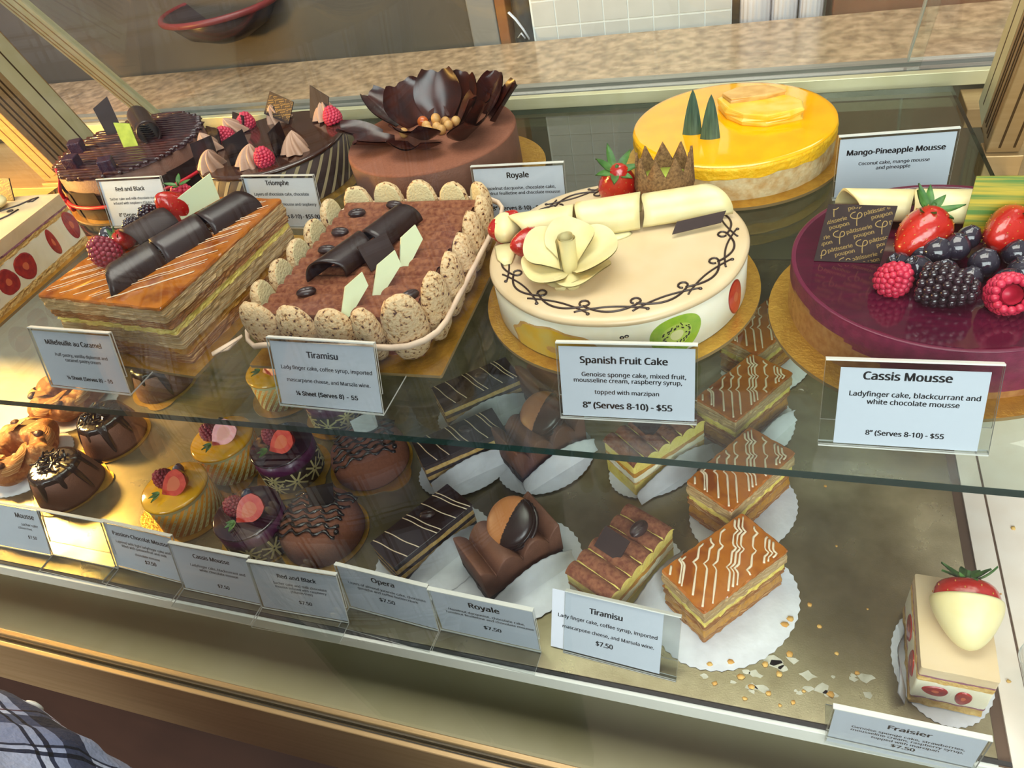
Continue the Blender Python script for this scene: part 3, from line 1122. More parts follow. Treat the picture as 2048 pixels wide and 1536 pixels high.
for i, (an, hw, Rr, h) in enumerate(((15, 78, 3.7, 2.2), (95, 66, 2.7, 3.0), (158, 68, 3.3, 2.5), (214, 62, 3.5, 1.3), (268, 58, 2.7, 0.7), (318, 62, 3.4, 1.2))):
    g = G()
    petal(g, an, hw, Rr, h, seed=i * 1.7)
    g.make('petal', 'white_choc', fl)
g = G()
g.grid(lambda u, v: ((0.42 + 0.28 * u + 0.1 * v) * math.cos(2 * PI * 1.6 * u), (0.42 + 0.28 * u + 0.1 * v) * math.sin(2 * PI * 1.6 * u), 0.1 + v * (3.2 - 0.5 * u)), 44, 8)
g.grid(lambda u, v: ((0.34 + 0.28 * u + 0.1 * v) * math.cos(2 * PI * 1.6 * (u)), (0.34 + 0.28 * u + 0.1 * v) * math.sin(2 * PI * 1.6 * u), 0.1 + (1 - v) * (3.2 - 0.5 * u)), 44, 8)
g.make('rolled_heart', 'white_choc', fl)
g = G().tube([(-0.3, -1.0, 0.2), (-0.25, -1.9, 0.15), (-0.2, -2.3, 0.2)], 0.42, 10, flat=0.6)
g.tube([(0.3, -1.0, 0.25), (0.6, -1.8, 0.2), (0.8, -2.2, 0.3)], 0.45, 10, flat=0.6)
g.make('rose_foot', 'white_choc', fl)
# strawberries, kiwi crown, shard
strawberry(ck, (-6.4, -2.0, 5.2), (0.5, -1.2, 0.4), 0.95)
o = strawberry(ck, (-9.0, 0.4, 5.1), (-0.3, 0.9, 0.5), 1.0, cal=False)
plab(o, 'strawberry half dipped in white chocolate')
g = G()
g.lathe([(0, 1.82), (0.38, 1.68), (0.76, 1.24), (1.12, 0.6), (1.32, 0.1), (1.30, -0.05), (0, -0.2)], n=30, T=TR((-9.0, 0.4, 5.1), (1.3, -1.0, 0.5)), wob=lambda a, z: 0.06 * math.sin(4 * a) * (z < 0.3))
g.tube([(-8.6, -1.2, 4.5), (-8.2, -2.6, 4.25), (-7.8, -3.4, 4.2)], [0.9, 0.7, 0.3], 12, flat=0.25)
g.make('white_dip', 'white_choc', o)
o = strawberry(ck, (-0.9, 6.9, 5.4), (0.3, 0.2, 0), 1.25, cal=False)
calyx(o, (-0.9, 6.3, 6.9), (0.5, 0.1, 0.4), 1.7, 7)
g = G()
R_ = 2.15


def zig(a):
    t = (a / (2 * PI) * 9) % 1
    return 1.5 * abs(2 * t - 1)


n = 72
vs = []
for rr in (R_, R_ - 0.18):
    for k in range(n):
        a = 2 * PI * k / n
        vs += [(rr * 0.9 * math.cos(a), rr * 0.9 * math.sin(a), 0), (rr * 1.06 * math.cos(a), rr * 1.06 * math.sin(a), 1.3), (rr * math.cos(a), rr * math.sin(a), 2.5 + zig(a))]
fs = []
for k in range(n):
    l = (k + 1) % n
    for j in range(2):
        fs.append((3 * k + j, 3 * l + j, 3 * l + j + 1, 3 * k + j + 1))
        fs.append((3 * n + 3 * l + j, 3 * n + 3 * k + j, 3 * n + 3 * k + j + 1, 3 * n + 3 * l + j + 1))
    fs.append((3 * k + 2, 3 * l + 2, 3 * n + 3 * l + 2, 3 * n + 3 * k + 2))
g.add(vs, fs, 0, True, TR((2.9, 7.0, 4.05), (-0.05, 0.03, 0.4), (1.08, 0.9, 1.0)))
o = g.make('kiwi_crown', 'kiwi_skin', ck)
G().lathe([(0, 0.4), (1.9, 0.4), (2.0, 1.8), (0, 1.9)], n=30, T=TR((2.9, 7.0, 4.05), (0, 0, 0), (1.05, 0.88, 1))).make('kiwi_flesh', 'kiwi_light', o)
g = G()
plate(g, [(-2.1, -0.35), (1.7, -0.45), (2.3, 0.35), (-1.5, 0.5)], 0.12, TR((6.1, 1.7, 4.75), (0.75, -0.05, math.radians(24))))
g.make('chocolate_shard', 'choc_matt', ck)

# ---- blackcurrant mousse cake
gold_round('round_cake_board', 'round gold card under the dark red blackcurrant cake', 11.0, 46.4, 10.7)
ck = thing('mousse_cake', 'glossy dark red blackcurrant cake heaped with berries, strawberries and chocolate plaques', 'cake', (11.5, 47.3, 0.28))
g = G()
n, rows = 96, 14
vs, fs, ms = [], [], []
for j in range(rows + 1):
    z = 3.72 * j / rows
    for i in range(n):
        a = 2 * PI * i / n
        r = 9.85 + (0.04 if z > 2.2 else 0)
        vs.append((r * math.cos(a), r * math.sin(a), z))
for j in range(rows):
    for i in range(n):
        a = 2 * PI * (i + .5) / n
        hb = 0.45 + 2.2 * max(0, math.cos(a - math.radians(205))) ** 3 + 0.25 * nz(math.cos(a) * 3, math.sin(a) * 3, 0)
        fs.append((j * n + i, j * n + (i + 1) % n, (j + 1) * n + (i + 1) % n, (j + 1) * n + i))
        ms.append(1 if 3.72 * (j + .5) / rows < hb else 0)
MT['tan_film'] = M('tan_band', 'b07a4a', '9a6238', 200, rough=0.25, coat=0.4)  # tan lower band, climbing higher on one side
b = len(g.f)
g.add(vs, fs, 0, True)
g.m[b:] = ms
g.make('mousse_side', ['cassis_side', 'tan_film'], ck)
G().lathe([(9.88, 3.68), (9.9, 3.78), (9.8, 3.81), (9.6, 3.77), (9.4, 3.74), (0, 3.74)], n=96, mis=[1, 1, 1, 0, 0]).make('glaze_top', ['cassis_glaze', 'cassis_rim'], ck)
# plaque with gold writing
Tp = TR((-8.25, -0.55, 3.75), (math.radians(74), 0, math.radians(-3)))
g = G()
plate(g, [(-0.15, 0), (4.05, -0.02), (4.55, 3.9), (0.35, 3.95)], 0.13, Tp)
o = plab(g.make('plaque', 'choc_matt', ck), 'square dark chocolate plaque printed with gold writing')


def plaque_print(g, T, W_, H, sc, slant=-17):
    """slanting gold lettering that runs off the plaque's edges"""
    def inside(x, y):
        return 0.08 < x - 0.12 * y < W_ - 0.08 and 0.06 < y < H - 0.06
    cs, sn = math.cos(math.radians(-slant)), math.sin(math.radians(-slant))
    tmp = G()

    def put(k, x, y):
        for i in range(len(tmp.v) - k, len(tmp.v)):
            vx, vy, vz = tmp.v[i]
            tmp.v[i] = ((x + vx) * cs - (y + vy) * sn, (x + vx) * sn + (y + vy) * cs, 0)
    loop = [(0.02, -0.42), (0.06, -0.15), (0.13, 0.12), (0.2, 0.32), (0.3, 0.42), (0.42, 0.40), (0.47, 0.28), (0.42, 0.14), (0.28, 0.06), (0.05, 0.08), (-0.14, 0.16), (-0.24, 0.28), (-0.22, 0.42), (-0.08, 0.52), (0.12, 0.54)]
    for r in range(-2, 9):
        for c in range(-2, 4):
            x, y = c * 2.62 + (r % 2) * 1.25 - 0.5, r * 0.98 - 1.0
            for t, dx, dy in (('pâtisserie', 0.9, 0.42), ('poupon', 1.12, 0.02)):
                write(tmp, t, 0, 0, size=0.44, bold=0.03)
                put(3 * len(text_mesh(t)[0]), x + dx, y + dy)
            for (ax, ay), (bx, by) in zip(loop, loop[1:]):
                dx, dy = bx - ax, by - ay
                d = math.hypot(dx, dy)
                ex, ey = -dy / d * 0.028, dx / d * 0.028
                tmp.add([(ax - ex, ay - ey, 0), (bx - ex, by - ey, 0), (bx + ex, by + ey, 0), (ax + ex, ay + ey, 0)], [(0, 1, 2, 3)], 0, False)
            put(4 * (len(loop) - 1), x + 2.15, y + 0.25)
    kv, kf = [], []
    for f in tmp.f:
        cx = sum(tmp.v[i][0] for i in f) / len(f)
        cy = sum(tmp.v[i][1] for i in f) / len(f)
        if inside(cx, cy) and all(inside(*tmp.v[i][:2]) for i in f):
            b_ = len(kv)
            kv += [tmp.v[i] for i in f]
            kf.append(tuple(range(b_, b_ + len(f))))
    g.add([(x * sc, y * sc, 0) for x, y, z in kv], kf, 0, False, T)


g = G()
plaque_print(g, Tp @ TR((0, 0, 0.145)), 4.1, 3.9, 1.0)
g.make('gold_writing', 'gold_ink', o)
Tr = TR((-2.2, 4.7, 4.75), (0, 0, math.radians(-4)))
g = G()
curl(g, 4.2, 1.35, 195, -20, 0.16, Tr @ TR((-1.9, 0, 0)), skew0=-0.8, skew1=0.2)
curl(g, 4.4, 1.4, 195, -20, 0.16, Tr @ TR((2.5, 0, 0)), skew0=0.2, skew1=0.2)
g.make('white_chocolate_roll', 'white_choc', ck)
g = G()
plate(g, [(0, 0), (5.4, 0), (5.6, 4.4), (0.25, 4.3)], 0.16, TR((0.85, 2.0, 3.8), (math.radians(70), 0, math.radians(-4))))
plab(g.make('plaque', 'yellow_green', ck), 'brushed yellow and green chocolate plaque')
o = strawberry(ck, (-1.8, 0.5, 5.3), (1.9, -0.5, -0.9), 1.3, leaf='leaf_dry', n=8, cal=False)
calyx(o, (-1.5, 1.3, 6.6), (0.2, 0.25, 0), 1.5, 8, 'leaf')
o = strawberry(ck, (3.2, 0.8, 5.2), (0.6, -1.35, 0.35), 1.25, cal=False)
calyx(o, (4.5, 1.3, 5.9), (0.3, 0.9, 0), 1.5, 8, 'leaf')
raspberry(ck, (-3.6, -3.9, 4.75), 1.12, (0.3, 0.4, 0))
raspberry(ck, (2.3, -5.5, 4.8), 1.2, (1.0, -0.35, 0.3), hollow=True)
raspberry(ck, (-0.75, -5.0, 4.85), 1.35, (PI / 2, 0, math.radians(70)), mat='blackberry', name='blackberry', long=1.55)
for i, (x, y, z, r) in enumerate(((-1.1, -1.2, 4.9, .95), (0.1, -0.8, 5.0, .9), (1.5, -2.2, 4.75, .95), (1.0, 0.6, 4.9, .8), (-2.2, -2.6, 4.6, .9), (-0.7, -3.0, 4.6, .85), (3.5, -2.8, 4.6, .9),
                                  (3.4, -1.1, 4.8, .85), (-3.3, -2.0, 4.55, .8), (0.6, -3.6, 4.5, .8), (2.6, -3.8, 4.55, .85), (-1.9, -0.9, 4.7, .75), (4.6, -3.9, 4.5, .8))):
    blueberry(ck, (x, y, z), r, (random.uniform(-.9, .4), random.uniform(-.7, .7), 0), 'blueberry_dark')

# ---- mango cake
gold_round('round_cake_board', 'round gold card under the yellow mango cake', -4.0, 70.9, 10.4)
ck = thing('mango_cake', 'bright yellow mango cake with pineapple chunk and two green leaf tips', 'cake', (-4.1, 71.3, 0.28))
g = G()
n = 110
g.grid(lambda u, v: ((9.45 + 0.07 * nz(9 * math.cos(2 * PI * u), 9 * math.sin(2 * PI * u), 5 * v, 0.8)) * math.cos(2 * PI * u), (9.45 + 0.07 * nz(9 * math.cos(2 * PI * u), 9 * math.sin(2 * PI * u), 5 * v, 0.8)) * math.sin(2 * PI * u), 2.35 * v), n, 8, cu=True)
g.make('coconut_base', 'coconut', ck)
g = G()


def mside(u, v):
    a = 2 * PI * u
    lowz = 2.1 + 0.45 * nz(4 * math.cos(a), 4 * math.sin(a), 1.0)
    r = 9.52 + 0.08 * nz(9 * math.cos(a), 9 * math.sin(a), 6 * v, 1.0)
    if v > 0.8:
        r -= (v - 0.8) * 1.2
    return (r * math.cos(a), r * math.sin(a), lowz + (3.3 - lowz) * v)


g.grid(mside, n, 9, cu=True)
g.make('mango_mousse', 'mango_side', ck)
G().lathe([(9.45, 3.22), (9.3, 3.34), (8.9, 3.38), (0, 3.38)], n=96).make('mango_glaze', 'mango_glaze', ck)
for (x, y, rz, h) in ((-3.5, -2.6, 0.1, 4.3), (-1.75, -3.7, -0.1, 4.2)):
    g = G()

    def spike(s_):
        def f(u, v):
            k = 2 * u - 1
            w_ = 0.92 * (1 - v) ** 0.75 * (1 + 0.25 * v)
            return (x + w_ * k + 0.18 * v * h * 0.1, y - 0.25 * (1 - k * k) * (1 - v) - s_ * 0.09, 3.3 + h * v)
        return f
    g.grid(spike(1), 9, 12)
    ff = spike(-1)
    g.grid(lambda u, v: ff(1 - u, v), 9, 12)
    g.make('pineapple_leaf', 'pine_leaf', ck)
g = G()
g.slab([(-1.6, 2.8), (-0.6, 0.3), (1.0, -1.3), (3.2, -1.9), (5.2, -1.1), (6.3, -0.4), (6.4, 1.2), (5.6, 2.2), (4.3, 3.4), (2.2, 4.6), (0.0, 4.3)], 3.35, 4.5, 5, 0.35, 0.8, 3, mi=0)
o = g.make('pineapple_chunk', 'pine', ck, bevel=0.15)
g = G().slab([(-1.2, 2.9), (-0.3, 1.2), (1.2, 1.4), (3.0, 1.9), (4.6, 2.8), (3.2, 4.2), (1.6, 4.5), (0.0, 4.1)], 4.35, 4.95, 4, 0.3, 0.9, 8)
g.make('pale_core', 'pine_pale', o, bevel=0.12)

# ---- cake with chocolate petals
gold_round('round_cake_board', 'round gold card under the brown cake with chocolate petals', -33.2, 68.6, 10.2)
ck = thing('chocolate_flower_cake', 'cocoa-brown round cake crowned with dark chocolate petals and hazelnuts', 'cake', (-34.6, 68.3, 0.28))
G().lathe([(0, 0), (9.05, 0), (9.1, 0.1), (9.1, 4.5), (9.0, 4.68), (8.8, 4.72), (0, 4.72)], n=96, mis=[0, 0, 0, 1, 1, 1]).make('cake_body', ['milk', 'milk_spray'], ck)


def choc_petal(parent, x, y, head, tilt, L, W_, mat='choc_red', cup=0.7, seed=0.0):
    """spoon-shaped petal: head = compass direction it leans to, tilt from horizontal"""
    T = TR((x, y, 4.75), (0, 0, math.radians(head)))
    ct, st_ = math.cos(math.radians(tilt)), math.sin(math.radians(tilt))
    g = G()

    def f(off):
        def fn(u, v):
            k = 2 * u - 1
            w_ = W_ * 0.62 * (0.45 + 0.75 * math.sin(PI * (0.12 + 0.74 * v)) ** 1.2) * (1 if v < 0.93 else 0.93)
            c_ = cup * (k * k) + 0.10 * L * v * (1 - v) - off
            jag = 0.05 * L * v ** 6 * (0.6 * math.sin(7 * u + seed) + 0.4 * math.sin(17 * u + 2 * seed))
            l = L * v + jag
            return (l * ct - c_ * st_ * -1 * -1 + c_ * -st_ * 0, w_ * k, l * st_ + c_ * ct)
        return fn
    g.grid(f(0), 13, 12, T=T)
    ff = f(0.12)
    g.grid(lambda u, v: ff(1 - u, v), 13, 12, T=T)
    return g.make('chocolate_petal', mat, parent)


for i, p_ in enumerate(((-2.6, 2.6, 140, 58, 4.7, 4.0), (-0.2, 4.0, 95, 66, 4.9, 3.7), (2.0, 3.9, 70, 58, 4.6, 3.3), (4.8, 4.4, 55, 52, 4.4, 3.0), (3.2, 1.2, 20, 55, 3.6, 2.8),
                        (6.4, 2.6, 20, 48, 4.4, 2.2), (-5.0, 2.8, 165, 42, 4.8, 2.8), (-5.6, -0.8, 195, 22, 4.6, 2.4), (-3.2, -2.2, 215, 18, 4.4, 2.2), (-0.5, -1.2, 255, 38, 3.2, 4.4),
                        (0.4, -3.4, 262, 24, 3.2, 4.4), (4.3, -1.6, 322, 34, 4.6, 3.2), (4.6, -0.2, 350, 50, 4.6, 2.4))):
    choc_petal(ck, *p_, seed=i * 1.3)
nuts = [(0.2, 1.6, 5.2), (-0.9, 1.2, 5.15), (1.1, 1.9, 5.2), (1.7, 1.1, 5.15), (0.6, 0.6, 5.2), (-0.3, 0.2, 5.15), (1.3, 0.0, 5.15), (0.4, 1.2, 5.9), (2.3, 1.9, 5.2), (-0.2, 2.3, 5.2), (-2.9, -0.4, 5.2)]
for x, y, z in nuts:
    g = G().ball((x, y, z), (0.52, 0.5, 0.55), 14, 10)
    g.make('hazelnut', 'hazel', ck)
plab(G().ball((-1.6, 2.0, 5.3), (0.62, 0.6, 0.6), 14, 10).make('hazelnut', 'caramel_nut', ck), 'shiny caramelised hazelnut')

# ---- striped chocolate cake with raspberries
gold_round('round_cake_board', 'round gold card under the striped chocolate cake', -54.2, 67.9, 9.5)
ck = thing('striped_chocolate_cake', 'chocolate cake with tan diagonal stripes round its side, raspberries and cream rosettes', 'cake', (-54.7, 68, 0.28))
G().lathe([(0, 0), (8.55, 0), (8.6, 0.1), (8.6, 4.45), (8.5, 4.5), (0, 4.5)], n=96).make('cake_body', 'dark_joconde', ck)
G().lathe([(8.5, 4.42), (8.66, 4.55), (8.64, 4.75), (8.4, 4.88), (8.0, 4.9), (0, 4.9)], n=96).make('glaze_top', 'choc_glaze', ck)
g = G()
for k in range(34):
    a0 = 2 * PI * k / 34

    def stripe(u, v):
        a = a0 + (0.42 * v) + (u - 0.5) * 0.055
        return (8.625 * math.cos(a), 8.625 * math.sin(a), 0.05 + 4.35 * v)
    g.grid(stripe, 2, 9, mi=0)
g.make('stripe_pattern', 'tan_stripe', ck)
for (x, y, rz) in ((-4.0, -5.9, 0), (0.9, -5.6, 1), (5.2, -3.0, 2), (-7.0, -1.9, 3), (-6.3, 2.6, 4), (-2.2, 6.0, 5), (4.6, 5.6, 2)):
    rosette(ck, (x, y, 4.85), 1.4, 2.3, rot=(0.1, 0.15, rz))
for (x, y) in ((2.9, -5.6), (-5.6, 4.2), (6.2, 4.4), (-6.2, 0.4)):
    raspberry(ck, (x, y, 5.8), 1.05, (random.uniform(-.3, .3), random.uniform(-.3, .3), 0))
for (x, y, rz, w_, h, rx) in ((-5.5, -4.7, 35, 2.6, 2.6, 78), (-0.9, -4.6, 62, 2.8, 2.9, 80), (3.6, -3.2, 82, 2.4, 3.0, 86), (-7.4, -0.3, -30, 3.4, 2.2, 78), (-6.9, 3.8, -35, 3.6, 2.0, 66)):
    g = G()
    plate(g, [(-w_ / 2, 0), (w_ / 2, 0), (w_ / 2 + 0.2, h), (-w_ / 2 + 0.3, h * 0.9)], 0.12, TR((x, y, 4.9), (math.radians(rx), 0, math.radians(rz))))
    plab(g.make('plaque', 'choc_black', ck), 'small thin dark chocolate plaque')
g = G()
Tp = TR((-3.2, 5.2, 6.0), (math.radians(62), math.radians(12), math.radians(-12)))
plate(g, [(-0.2, 0), (3.6, -0.3), (3.9, 2.3), (0.3, 2.7)], 0.13, Tp)
o = plab(g.make('plaque', 'choc_matt', ck), 'chocolate plaque printed all over in gold')
g = G()
plaque_print(g, Tp @ TR((0, 0, 0.15)), 6.2, 4.0, 0.6)
g.make('gold_writing', 'gold_ink', o)
g = G()
plate(g, [(0, 0), (2.3, -0.4), (2.7, 2.6), (0.2, 3.6)], 0.13, TR((2.6, 5.4, 5.2), (math.radians(72), math.radians(8), math.radians(-5))))
plab(g.make('plaque', 'choc_matt', ck), 'plain purple-brown chocolate plaque')

# ---- chocolate raspberry cake with combed glaze and red ribbon
gold_round('round_cake_board', 'round gold card under the cake tied with red ribbon', -75.4, 68.3, 9.9)
ck = thing('ribboned_chocolate_cake', 'round cake with combed dark glaze, chocolate collar and red ribbon tied round it', 'cake', (-75.6, 68.5, 0.28))
G().lathe([(0, 0), (8.95, 0), (9.0, 0.1), (9.05, 5.0), (8.8, 5.1), (0, 5.1)], n=96).make('mousse_side', 'milk', ck)
g = G()
n = 120
vs, fs = [(0, 0, 5.25)], []
rr_ = 26
for k in range(1, rr_ + 1):
    for i in range(n):
        a = 2 * PI * i / n
        r = 9.15 * k / rr_
        if k == rr_:
            r += 0.22 * nz(5 * math.cos(a), 5 * math.sin(a), 0, 2.2) + 0.18 * math.sin(31 * a) * abs(math.cos(a - 0.5))
        x, y = r * math.cos(a), r * math.sin(a)
        q = y * math.cos(0.08) - x * math.sin(0.08)
        z = 5.18  - (0.12 if k == rr_ else 0)
        vs.append((x, y, z))
for i in range(n):
    fs.append((0, 1 + i, 1 + (i + 1) % n))
for k in range(rr_ - 1):
    for i in range(n):
        fs.append((1 + k * n + i, 1 + (k + 1) * n + i, 1 + (k + 1) * n + (i + 1) % n, 1 + k * n + (i + 1) % n))
g.add(vs, fs)
for k in range(-12, 13):
    q = k * 0.73
    L_ = math.sqrt(max(0.4, 9.1 ** 2 - q * q))
    c8, s8 = math.cos(0.08), math.sin(0.08)
    p_, e0, e1 = [], random.uniform(-.35, .3), random.uniform(-.35, .3)
    for i in range(25):
        x = -(L_ + e0) + (2 * L_ + e0 + e1) * i / 24
        y = q + 0.05 * nz(x, q, 0, 0.8)
        z = 5.26 - 0.25 * max(0, abs(x) - L_ + 0.1)
        p_.append((x * c8 - y * s8, x * s8 + y * c8, z))
    g.tube(p_, [0.22 + 0.09 * nz(i * .5, q, 3) for i in range(25)], 7, flat=1.0)
g.make('combed_glaze', 'rb_top', ck)
g = G()
for k in range(13):
    a0 = 2 * PI * k / 13

    def panel(off):
        def f(u, v):
            a = a0 + (u - 0.04) * 2 * PI / 12.2
            r = 9.12 + off + 0.12 * u + 0.05 * v
            return (r * math.cos(a), r * math.sin(a), 0.02 + (3.3 + 0.25 * math.sin(k * 2.3)) * v)
        return f
    g.grid(panel(0.12), 6, 3)
    pf = panel(0)
    g.grid(lambda u, v: pf(1 - u, v), 6, 3)
g.make('chocolate_collar', 'choc_matt', ck)
g = G()
rib = []
for i in range(80):
    a = 2 * PI * i / 80
    rib.append(((9.52) * math.cos(a), 9.52 * math.sin(a), 1.55 + 0.35 * math.sin(a * 1 + 2.2)))
g.tube(rib, 0.22, 8, closed=True)
ka = math.radians(228)
kx, ky = 9.75 * math.cos(ka), 9.75 * math.sin(ka)
g.ball((kx, ky, 1.6), (0.45, 0.45, 0.4), 10, 8)
g.tube([(kx, ky, 1.6), (kx + .3, ky - .2, 3.0), (kx + 1.0, ky + 0.1, 4.4), (kx + 1.2, ky + .3, 5.6)], [0.25, 0.3, 0.28, 0.3], 8, flat=0.5)
g.tube([(kx, ky, 1.6), (kx - .1, ky - .6, 0.9), (kx + .3, ky - 1.2, 0.3)], [0.25, 0.3, 0.35], 8, flat=0.4)
g.tube([(kx, ky, 1.6), (kx - .7, ky - .2, 2.0), (kx - 1.2, ky - .3, 2.5)], [0.22, 0.35, 0.4], 8, flat=0.3)
g.tube([(kx, ky, 1.6), (kx + .9, ky - .5, 1.0), (kx + 1.6, ky - .7, 0.7)], [0.22, 0.4, 0.45], 8, flat=0.3)
plab(g.make('ribbon', 'red_ribbon', ck), 'shiny red ribbon with a knot')
for (x, y, rz) in ((-6.6, -1.7, 0.5), (-3.4, -6.0, 0.3), (2.8, -7.0, 0.6)):
    g = G().box(-0.8, 0.8, -0.8, 0.8, 0, 1.5, T=TR((x, y, 5.2), (0.05, 0.05, rz)))
    g.make('jelly_cube', 'jelly', ck, bevel=0.12)
g = G()
plate(g, [(-1.0, 0), (1.0, 0.2), (1.3, 4.4), (-0.9, 3.6)], 0.13, TR((-4.9, 3.2, 5.2), (math.radians(80), 0, math.radians(48))))
plab(g.make('plaque', 'choc_matt', ck), 'tall brown chocolate plaque')
g = G()
plate(g, [(-1.0, 0), (0.9, 0), (1.0, 2.6), (-0.9, 3.0)], 0.14, TR((1.2, -0.9, 5.3), (math.radians(82), 0, math.radians(15))))
plab(g.make('plaque', 'lime_choc', ck), 'small lime green chocolate plaque')
g = G()
curl(g, 8.0, 1.35, 0, 358, 0.12, TR((1.0, 2.6, 6.5), (0, 0, math.radians(-42))), nu=36)
g.make('chocolate_cylinder', 'choc', ck)


# ---- caramel slice cake (rectangular)
def puff_block(parent, w_, d_, layers, seed=0, top='caramel', topz=(0, 0)):
    for i, (nm, mat, z0, z1, inset, amp) in enumerate(layers):
        g = G()
        g.slab(rrect(w_ - inset, d_ - inset, 0.25, 0.28), z0, z1, 5, amp, 1.6, seed + i * 7.3, zamp=0.06)
        g.make(nm, mat, parent)
    g = G()
    g.slab(rrect(w_ - 0.1, d_ - 0.1, 0.3, 0.28), topz[0], topz[1], 3, 0.08, 1.2, seed + 50, inset=0.08, zamp=0.06)
    return g.make('caramel_top', top, parent)


gold_rect('rectangular gold card under the big caramel pastry', -51.3, 45.6, 16.2, 21.5, -4.5)
ck = thing('caramel_pastry_cake', 'large rectangular layered puff pastry with caramel top, dark chocolate rolls and berries', 'cake', (-51.4, 44.6, 0.28), -4.5)
puff_block(ck, 14.4, 17.4, [('pastry_layer', 'puff_brown', 0, 1.0, 0.7, 0.16), ('cream_layer', 'caramel_cream', 0.95, 1.75, 0.9, 0.18), ('pastry_layer', 'puff', 1.7, 3.2, 0.45, 0.16),
                            ('cream_layer', 'custard', 3.15, 3.85, 0.5, 0.2), ('pastry_layer', 'puff_brown', 3.8, 4.6, 0.25, 0.18), ('pastry_layer', 'puff', 4.55, 5.75, 0.12, 0.16)], 3, 'caramel', (5.7, 6.05))
g = G()
for i in range(15):
    for pr in (0.0, random.uniform(.2, .42)):
        if i % 4 == 3 and pr:
            continue
        c0 = -14.5 + i * 1.55 + pr + random.uniform(-.15, .15)
        p_ = []
        for k in range(33):
            x = -7.0 + 14 * k / 32
            yy = c0 + 0.80 * (x + 7) + 0.04 * math.sin(x * 0.8 + i)
            if -8.3 < yy < 8.3 and abs(x) < 6.9:
                p_.append((x, yy, 6.1 + 0.06 * nz(x, yy + 53, 0, 0.84)))
        if len(p_) > 2:
            g.tube(p_, 0.035, 5)
g.make('fondant_lines', 'fondant', ck)
T0 = TR((2.05, 0.7, 6.0), (0, 0, math.radians(72)))
g = G()
curl(g, 4.2, 1.75, 182, -2, 0.15, T0 @ TR((-4.9, 0, -0.05), (0, 0, 0.02)), skew0=1.5, skew1=0.3)
curl(g, 4.6, 1.78, 182, -2, 0.15, T0 @ TR((-0.4, 0.05, 0.0), (0, 0, -0.02)), skew0=0.3, skew1=0.2)
curl(g, 4.4, 1.72, 182, -2, 0.15, T0 @ TR((4.3, 0.0, 0.0)), skew0=0.2, skew1=-0.8)
g.make('chocolate_roll', 'choc', ck)
g = G()
curl(g, 4.2, 1.9, 160, 30, 0.14, TR((-2.0, 0.8, 6.3), (0.0, 0, math.radians(74))))
g.make('small_chocolate_roll', 'choc_matt', ck)
g = G()
plate(g, [(-2.2, 0), (2.0, 0), (2.4, 2.4), (-2.2, 1.7)], 0.16, TR((0.2, 5.4, 6.6), (math.radians(78), 0, math.radians(70))))
g.make('white_chocolate_plate', 'green_choc', ck)
o = strawberry(ck, (-1.6, 4.1, 7.4), (0.4, -0.3, 0.5), 1.2, cal=False)
calyx(o, (-2.2, 6.2, 8.6), (0.3, 0.2, 0.4), 1.1, 4)
for (x, y, z, r) in ((-3.9, 3.0, 7.2, 1.05), (-3.2, 5.2, 7.3, 1.1), (-4.4, 1.2, 7.0, 0.95)):
    raspberry(ck, (x, y, z), r, (0.6, 0.4, 0), 'blackberry', 'blackberry', long=1.4)
raspberry(ck, (-4.0, -3.0, 7.2), 1.3, (0.2, -0.3, 0), 'raspberry_dark')
raspberry(ck, (-2.9, 6.6, 7.4), 1.1, (0.5, 0.3, 0), 'raspberry')
blueberry(ck, (-6.4, -0.2, 6.8), 0.8, (-0.3, -0.3, 0), 'blueberry_dark')
blueberry(ck, (-5.0, -0.6, 6.7), 0.75, (0.3, 0.5, 0), 'blueberry_dark')
o = strawberry(ck, (-3.6, -0.9, 7.0), (1.2, 0.3, 0.4), 0.8, cal=False)
calyx(o, (-3.9, -1.5, 7.3), (0.7, -0.4, 0.2), 1.2, 6)

# ---- tiramisu cake with ladyfingers
gold_rect('rectangular gold card under the ladyfinger cake', -31.4, 47.2, 17.2, 22.0, 1.0)
ck = thing('tiramisu_cake', 'cocoa-dusted tiramisu cake walled with speckled ladyfingers and tied with pale raffia', 'cake', (-31.7, 47.0, 0.28), 1.0)
g = G()
g.grid(lambda u, v: (-6.7 + 13.4 * u, -8.7 + 17.4 * v, 3.75 + 0.36 * abs(math.sin(v * PI * 13.0)) ** 0.6 + 0.06 * nz(u * 9, v * 14, 0)), 40, 180)
g.box(-6.7, 6.7, -8.7, 8.7, 0, 3.8)
g.make('cocoa_top', 'cocoa', ck)


def ladyfinger(x, y, face, w_, h, lean=0.12, z0=0.0, th=1.15):
    """one biscuit standing on its end; face = compass direction its round side looks to"""
    g = G()
    T = TR((x, y, z0 + h / 2), (0, 0, math.radians(face))) @ Matrix.Rotation(lean, 4, 'Y')
    g.ball((0, 0, 0), (th, w_ / 2, h / 2), 22, 18, T=T, fn=lambda a, b, c: (1 + 0.05 * nz(a * 3, b * 3, c * 4 + x)) * (1 - 0.0 * a))
    # flat inner side
    b = len(g.v)
    Ti = T.inverted()
    for i in range(b):
        p_ = Ti @ Vector(g.v[i])
        p_.x = p_.x if p_.x > -0.28 else -0.28 + (p_.x + 0.28) * 0.08
        sq = 1 + 0.18 * (abs(p_.z) / (h / 2)) ** 2
        p_.y = max(-w_ / 2, min(w_ / 2, p_.y * sq))
        g.v[i] = tuple(T @ p_)
    for i, f in enumerate(g.f):
        if all((Ti @ Vector(g.v[k])).x < -0.2 for k in f):
            g.m[i] = 1
    return g.make('ladyfinger', ['ladyfinger', 'ladyfinger_in'], ck)


